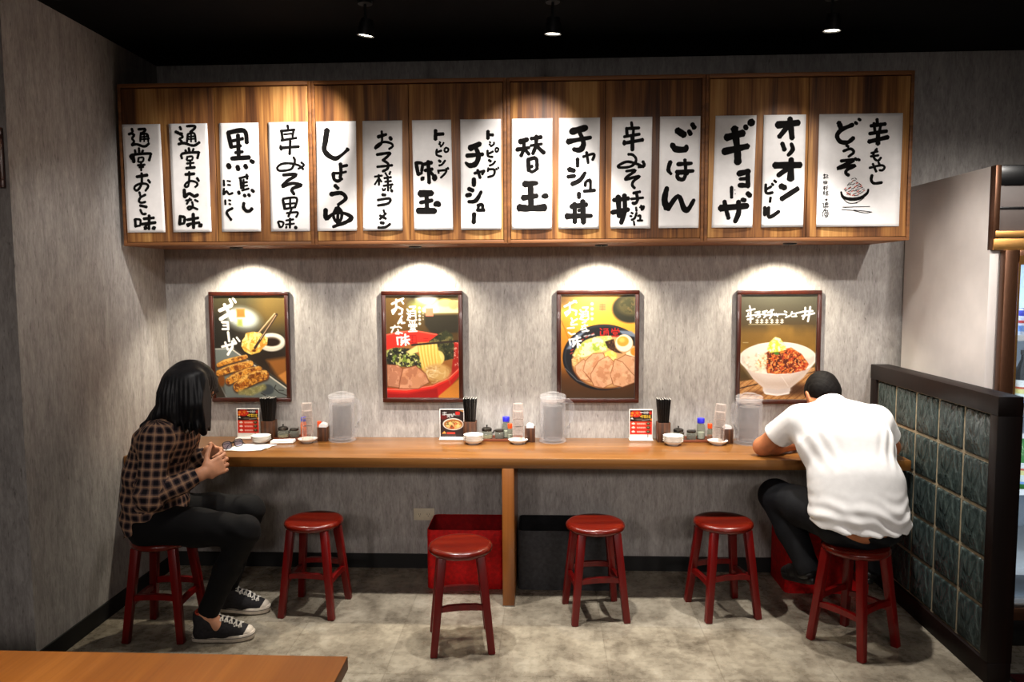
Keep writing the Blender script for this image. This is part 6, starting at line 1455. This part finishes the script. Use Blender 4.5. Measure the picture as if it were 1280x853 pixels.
    segs = [(bk[0], bk[2], 0.15, (0, -1, 0), 0.0), (bk[2], bk[4], 0.12, (0, -1, 0), float(np.linalg.norm(bk[2] - bk[0])))]
    for s in (-1, 1): segs += [(sh[s] + V3(0, 0, 0.03), el[s], 0.052, (0, s, 0), 0.012 + 0.01 * s), (el[s], wrs[s], 0.042, (0, s, 0.3), 0.02)]
    cloth_uv(sh_o, segs)
    # jeans
    v = Vol((-1.98, -1.02, 0.09), (-1.22, -0.55, 0.70), 0.0045)
    v.chain([(-1.765, -0.797, 0.515), (-1.775, -0.797, 0.62)], [0.118, 0.112], 0.04, side=Y, flat=1.45)
    for s in (-1, 1):
        v.chain([hip[s], (hip[s] + kn[s]) / 2, kn[s]], [0.096, 0.082, 0.066], 0.03); v.chain([kn[s], kn[s] * 0.55 + an[s] * 0.45, an[s]], [0.066, 0.056, 0.045], 0.02)
        ax = unit(an[s] - kn[s]); v.cutplane_near(an[s], 0.07, an[s] + V3(0, 0, 0.014) , ax)
    v.plane((0, 0, 0.452 - 0.001), (0, 0, -1)) if False else None
    sl, X, Y_, Z_ = v.region((-1.98, -1.02, 0.3), (-1.60, -0.55, 0.70)); v.D[sl] = np.maximum(v.D[sl], 0.4515 - Z_)
    v.displace(lambda x, y, z: wr((x, y, z), 9, 40, 0.0025) + 0.0014 * np.sin(z * 90 + x * 60) * sst(x, -1.5, -1.38))
    v.obj('black_jeans', 'jeans', body)
    # hair: crown, curtains on both sides, long fall over the back
    v = Vol((-1.95, -0.95, 0.90), (-1.45, -0.56, 1.30), 0.0036)
    E = lambda c, r, k=0.02: v.ell(P(*c), r, k, B)
    E((0, -0.014, 0.040), (0.090, 0.108, 0.092)); E((0, -0.04, -0.01), (0.090, 0.088, 0.10), 0.03)
    v.chain([V3(-1.588, -0.826, 1.16), V3(-1.548, -0.836, 1.06), V3(-1.545, -0.832, 0.970)], [0.050, 0.050, 0.043], 0.03, side=(1, 0.0, 0), flat=1.62)
    v.chain([V3(-1.598, -0.672, 1.13), V3(-1.585, -0.672, 1.06), V3(-1.58, -0.680, 0.985)], [0.050, 0.048, 0.042], 0.03, side=(1, 0, 0), flat=1.25)
    v.chain([V3(-1.665, -0.765, 1.14), V3(-1.680, -0.79, 1.06), V3(-1.722, -0.820, 1.000), V3(-1.778, -0.845, 0.962)], [0.056, 0.048, 0.036, 0.013], 0.03, side=Y, flat=1.7)
    v.chain([V3(-1.66, -0.835, 1.10), V3(-1.655, -0.850, 1.03), V3(-1.625, -0.86, 0.985)], [0.045, 0.036, 0.022], 0.03, side=(1, 0, 0), flat=1.3)
    v.cone(P(0, 0.10, -0.05), P(0, 0.20, -0.07), 0.052, 0.07, 0.02, op='cut'); v.cone(P(0, 0.09, -0.10), P(0, 0.12, -0.2), 0.05, 0.06, 0.02, op='cut'); v.cone(P(0, 0.112, 0.0), P(0, 0.16, 0.0), 0.034, 0.05, 0.01, side=B[0], flat=1.5, op='cut')
    v.cone(P(0, 0.0, -0.07), P(0, 0.01, -0.15), 0.045, 0.05, 0.01, op='cut')
    c0 = Hc
    v.displace(lambda x, y, z: 0.0016 * np.sin((np.arctan2(y - c0[1], x - c0[0] + 0.03) + 0.25 * (1.1 - z)) * 46) * sst(z, 1.21, 1.12) + 0.0035 * np.sin((np.arctan2(y - c0[1], x - c0[0] + 0.03) + 0.2 * (1.1 - z)) * 13) * sst(z, 1.14, 1.0) + 0.010 * np.sin(np.arctan2(y - c0[1], x - c0[0]) * 27) * sst(z, 1.0, 0.955))
    v.plane((-1.500, 0, 1.0), (1, 0, 0.02))
    v.obj('long_black_hair', 'hair', body)
    eyes(P, body)
    # collar
    bm = bmesh.new()
    for s in (-1, 1):
        pts = [V3(-1.745, -0.785 + s * 0.012, 1.012), V3(-1.715, -0.785 + s * 0.058, 1.000), V3(-1.668, -0.785 + s * 0.070, 0.972), V3(-1.622, -0.785 + s * 0.040, 0.935)]
        tube(bm, pts, [0.009, 0.011, 0.013, 0.006], 10, flat=1.9)
    co = finish(bm, 'shirt_collar', 'plaid', body); co.data.uv_layers.new(name='cloth'); 
    for lp in co.data.loops:
        c = co.data.vertices[lp.vertex_index].co; co.data.uv_layers[0].data[lp.index].uv = (c.y * 1.0 + 0.01, c.z + c.x)
    sneaker(body, (-1.582, -0.893, 0.0), R(7)); sneaker(body, (-1.612, -0.625, 0.022), R(8), R(5))
    return body
woman()

# ================= the man bent over the counter, seen from behind
def man():
    Hc = V3(1.352, -0.355, 1.026); f = unit((0.0, 0.62, -0.78)); u = unit((0.0, 0.78, 0.62))
    X_ = (1, 0, 0)
    sh = {-1: V3(1.172, -0.545, 0.940), 1: V3(1.535, -0.545, 0.940)}
    el = {-1: V3(1.052, -0.405, 0.786), 1: V3(1.662, -0.405, 0.786)}
    wrs = {-1: V3(1.262, -0.300, 0.776), 1: V3(1.470, -0.285, 0.776)}
    hip = {-1: V3(1.275, -0.775, 0.535), 1: V3(1.450, -0.775, 0.535)}; kn = {-1: V3(1.112, -0.425, 0.548), 1: V3(1.565, -0.420, 0.540)}
    an = {-1: V3(1.215, -0.600, 0.265), 1: V3(1.490, -0.590, 0.265)}
    sp = [V3(1.362, -0.815, 0.545), V3(1.362, -0.755, 0.70), V3(1.356, -0.63, 0.86), V3(1.348, -0.515, 0.965)]
    v = Vol((0.96, -1.0, 0.12), (1.74, -0.12, 1.18), 0.0042)
    v.chain(sp, [0.112, 0.108, 0.112, 0.06], 0.05, side=X_, flat=1.32); v.cone(sp[3], Hc + V3(0, -0.02, -0.02), 0.060, 0.056, 0.03); v.cone(sh[-1], sh[1], 0.05, 0.05, 0.05)
    for s in (-1, 1):
        v.chain([sh[s], el[s]], [0.052, 0.043], 0.02); v.chain([el[s], el[s] * 0.65 + wrs[s] * 0.35, wrs[s]], [0.0435, 0.043, 0.0265], 0.015)
        v.chain([hip[s], kn[s], an[s]], [0.085, 0.056, 0.036], 0.03); v.cone(an[s], an[s] + V3(0, 0.05, -0.05), 0.036, 0.03, 0.02)
    P, B = head(v, Hc, f, u, 1.0)
    hand(v, wrs[-1], (0.85, 0.5, 0.02), (0, 0.15, -1), (-0.45, 0.85, 0.1), [(0.35, 0.5, 0.3), (0.35, 0.5, 0.3), (0.4, 0.5, 0.3), (0.4, 0.5, 0.3)], 0.1, sc=1.05)
    hand(v, wrs[1], (-0.7, 0.7, 0.02), (0, 0.1, -1), (0.7, 0.7, 0.1), [(0.35, 0.5, 0.3), (0.35, 0.5, 0.3), (0.4, 0.5, 0.3), (0.4, 0.5, 0.3)], 0.1, sc=1.05)
    body = v.obj('person', 'skin2')
    tag(body, 'seated person in a white t-shirt, seen from behind with head bowed over the counter', 'person')
    # t-shirt
    v = Vol((0.98, -1.0, 0.50), (1.74, -0.36, 1.06), 0.0042)
    bk = [V3(1.352, -0.835, 0.49), V3(1.353, -0.815, 0.57), V3(1.362, -0.755, 0.70), V3(1.356, -0.64, 0.855), V3(1.350, -0.545, 0.945)]
    v.chain(bk, [0.136, 0.133, 0.130, 0.132, 0.085], 0.06, side=X_, flat=1.42)
    v.cone(sh[-1] + V3(0.03, 0, 0.005), sh[1] + V3(-0.03, 0, 0.005), 0.066, 0.066, 0.07); v.ell((1.35, -0.575, 0.93), (0.16, 0.11, 0.085), 0.06)
    for s in (-1, 1):
        c = sh[s] * 0.36 + el[s] * 0.64; v.chain([sh[s], c], [0.070, 0.068], 0.03); d = unit(el[s] - sh[s]); v.cutplane_near(c + d * 0.03, 0.085, c - d * 0.01, d + V3(0.0, 0, -0.15)); v.cone(c - d * 0.03, c + d * 0.06, 0.057, 0.062, 0.003, op='cut')
        v.cone(sh[s] + V3(-s * 0.02, 0, -0.03), sh[s] * 0.5 + bk[2] * 0.5 + V3(s * 0.05, 0, 0), 0.05, 0.045, 0.06)
    v.cone(V3(1.348, -0.50, 0.965), V3(1.346, -0.445, 1.012), 0.078, 0.072, 0.03); v.cone(V3(1.347, -0.465, 0.99), V3(1.345, -0.38, 1.05), 0.060, 0.064, 0.004, op='cut')
    v.plane(V3(1.346, -0.452, 1.006), (0, 0.80, 0.60))
    X = v.lo[0] + v.h * np.arange(v.n[0], dtype=np.float32); Z = v.lo[2] + v.h * np.arange(v.n[2], dtype=np.float32)
    hem = (np.interp(X, [1.15, 1.20, 1.36, 1.50, 1.57], [0.545, 0.535, 0.530, 0.530, 0.522]) + 0.003 * np.sin(X * 90)).astype(np.float32)
    v.D = np.maximum(v.D, (hem[:, None] - Z[None, :])[:, None, :])
    def fold(x, y, z):
        low = sst(z, 0.72, 0.56); pit = np.minimum(np.hypot(x - 1.205, z - 0.86), np.hypot(x - 1.51, z - 0.86))
        return (0.0028 * np.sin(z * 120 + 4 * np.sin(x * 13 + 1) + 1.5 * np.sin(x * 31)) * low + 0.0022 * np.sin((x * 0.5 + z) * 75 + 2 * np.sin(x * 20)) * low
                + 0.0028 * np.sin(np.abs(x - 1.36) * 110 - z * 45) * sst(pit, 0.12, 0.02) + wr((x, y, z), 12, 17, 0.0022))
    v.displace(fold)
    v.obj('white_t_shirt', 'tee', body)
    bm = bmesh.new(); pts = []
    for k in range(29):
        a = PI * (1.0 + k / 28) + 0 if False else R(180 + 180 * k / 28); pts.append(V3(1.346 + 0.066 * math.cos(a), -0.443 + 0.062 * math.sin(a) * 0.62, 1.003 + 0.062 * (-math.sin(a)) * -0.42 + 0.004))
    tube(bm, pts, 0.0075, 8, flat=1.6); finish(bm, 'shirt_collar', 'tee', body)
    # jeans
    v = Vol((0.98, -1.0, 0.20), (1.70, -0.32, 0.66), 0.0045)
    v.chain([(1.366, -0.80, 0.52), (1.364, -0.80, 0.575)], [0.118, 0.112], 0.04, side=X_, flat=1.52)
    for s in (-1, 1):
        v.chain([hip[s], (hip[s] + kn[s]) / 2, kn[s]], [0.100, 0.090, 0.076], 0.03); v.chain([kn[s], kn[s] * 0.5 + an[s] * 0.5, an[s]], [0.076, 0.068, 0.055], 0.02); v.cone(an[s], an[s] + unit(an[s] - kn[s]) * 0.05, 0.055, 0.052, 0.01)
        ax = unit(an[s] - kn[s]); v.cutplane_near(an[s], 0.085, an[s] + ax * 0.035, ax)
    sl, XX, YY, ZZ = v.region((1.17, -1.0, 0.30), (1.57, -0.66, 0.66)); v.D[sl] = np.maximum(v.D[sl], 0.4515 - ZZ)
    sl, XX, YY, ZZ = v.region((1.315, -1.0, 0.45), (1.40, -0.85, 0.66)); v.D[sl] = np.maximum(v.D[sl], ZZ - 0.5265)
    v.displace(lambda x, y, z: wr((x, y, z), 19, 45, 0.005) + 0.005 * np.sin(z * 100 + x * 40) * sst(z, 0.56, 0.50) * sst(y, -0.85, -0.92))
    v.obj('dark_jeans', 'jeans2', body)
    bm = bmesh.new(); pts = [(1.366 + 0.176 * math.cos(2 * PI * k / 48), -0.80 + 0.119 * math.sin(2 * PI * k / 48), 0.535) for k in range(49)]
    tube(bm, pts, 0.0035, 8, flat=4.5); finish(bm, 'leather_belt', 'leather', body)
    # short cropped hair
    v = Vol((1.22, -0.50, 0.93), (1.47, -0.20, 1.18), 0.0034)
    E = lambda c, r, k=0.02: v.ell(P(*c), np.array(r) * 0.99, k, B)
    E((0, -0.010, 0.034), (0.080, 0.101, 0.089)); E((0, -0.045, -0.01), (0.070, 0.062, 0.068), 0.03)
    for s in (-1, 1): v.cone(P(s * 0.082, 0.004, -0.012), P(s * 0.082, 0.02, -0.08), 0.024, 0.034, 0.008, op='cut')
    v.cutplane_near(P(0, 0, 0), 0.3, P(0, 0.062, 0.06), B[1] * 0.80 - B[2] * 0.60); v.cutplane_near(P(0, -0.05, -0.05), 0.3, P(0, -0.06, -0.058), -B[2])
    v.displace(lambda x, y, z: wr((x, y, z), 31, 240, 0.0016) + wr((x, y, z), 8, 60, 0.002))
    v.obj('short_black_hair', 'hair2', body)
    eyes(P, body, 1.0)
    for s in (-1, 1):
        sneaker(body, (an[s][0] - 0.012 * s, an[s][1] - 0.055, 0.196), R(90 + 10 * (-s)), R(14), 'shoe', False, ('leather', 'leather'))
    return body
man()
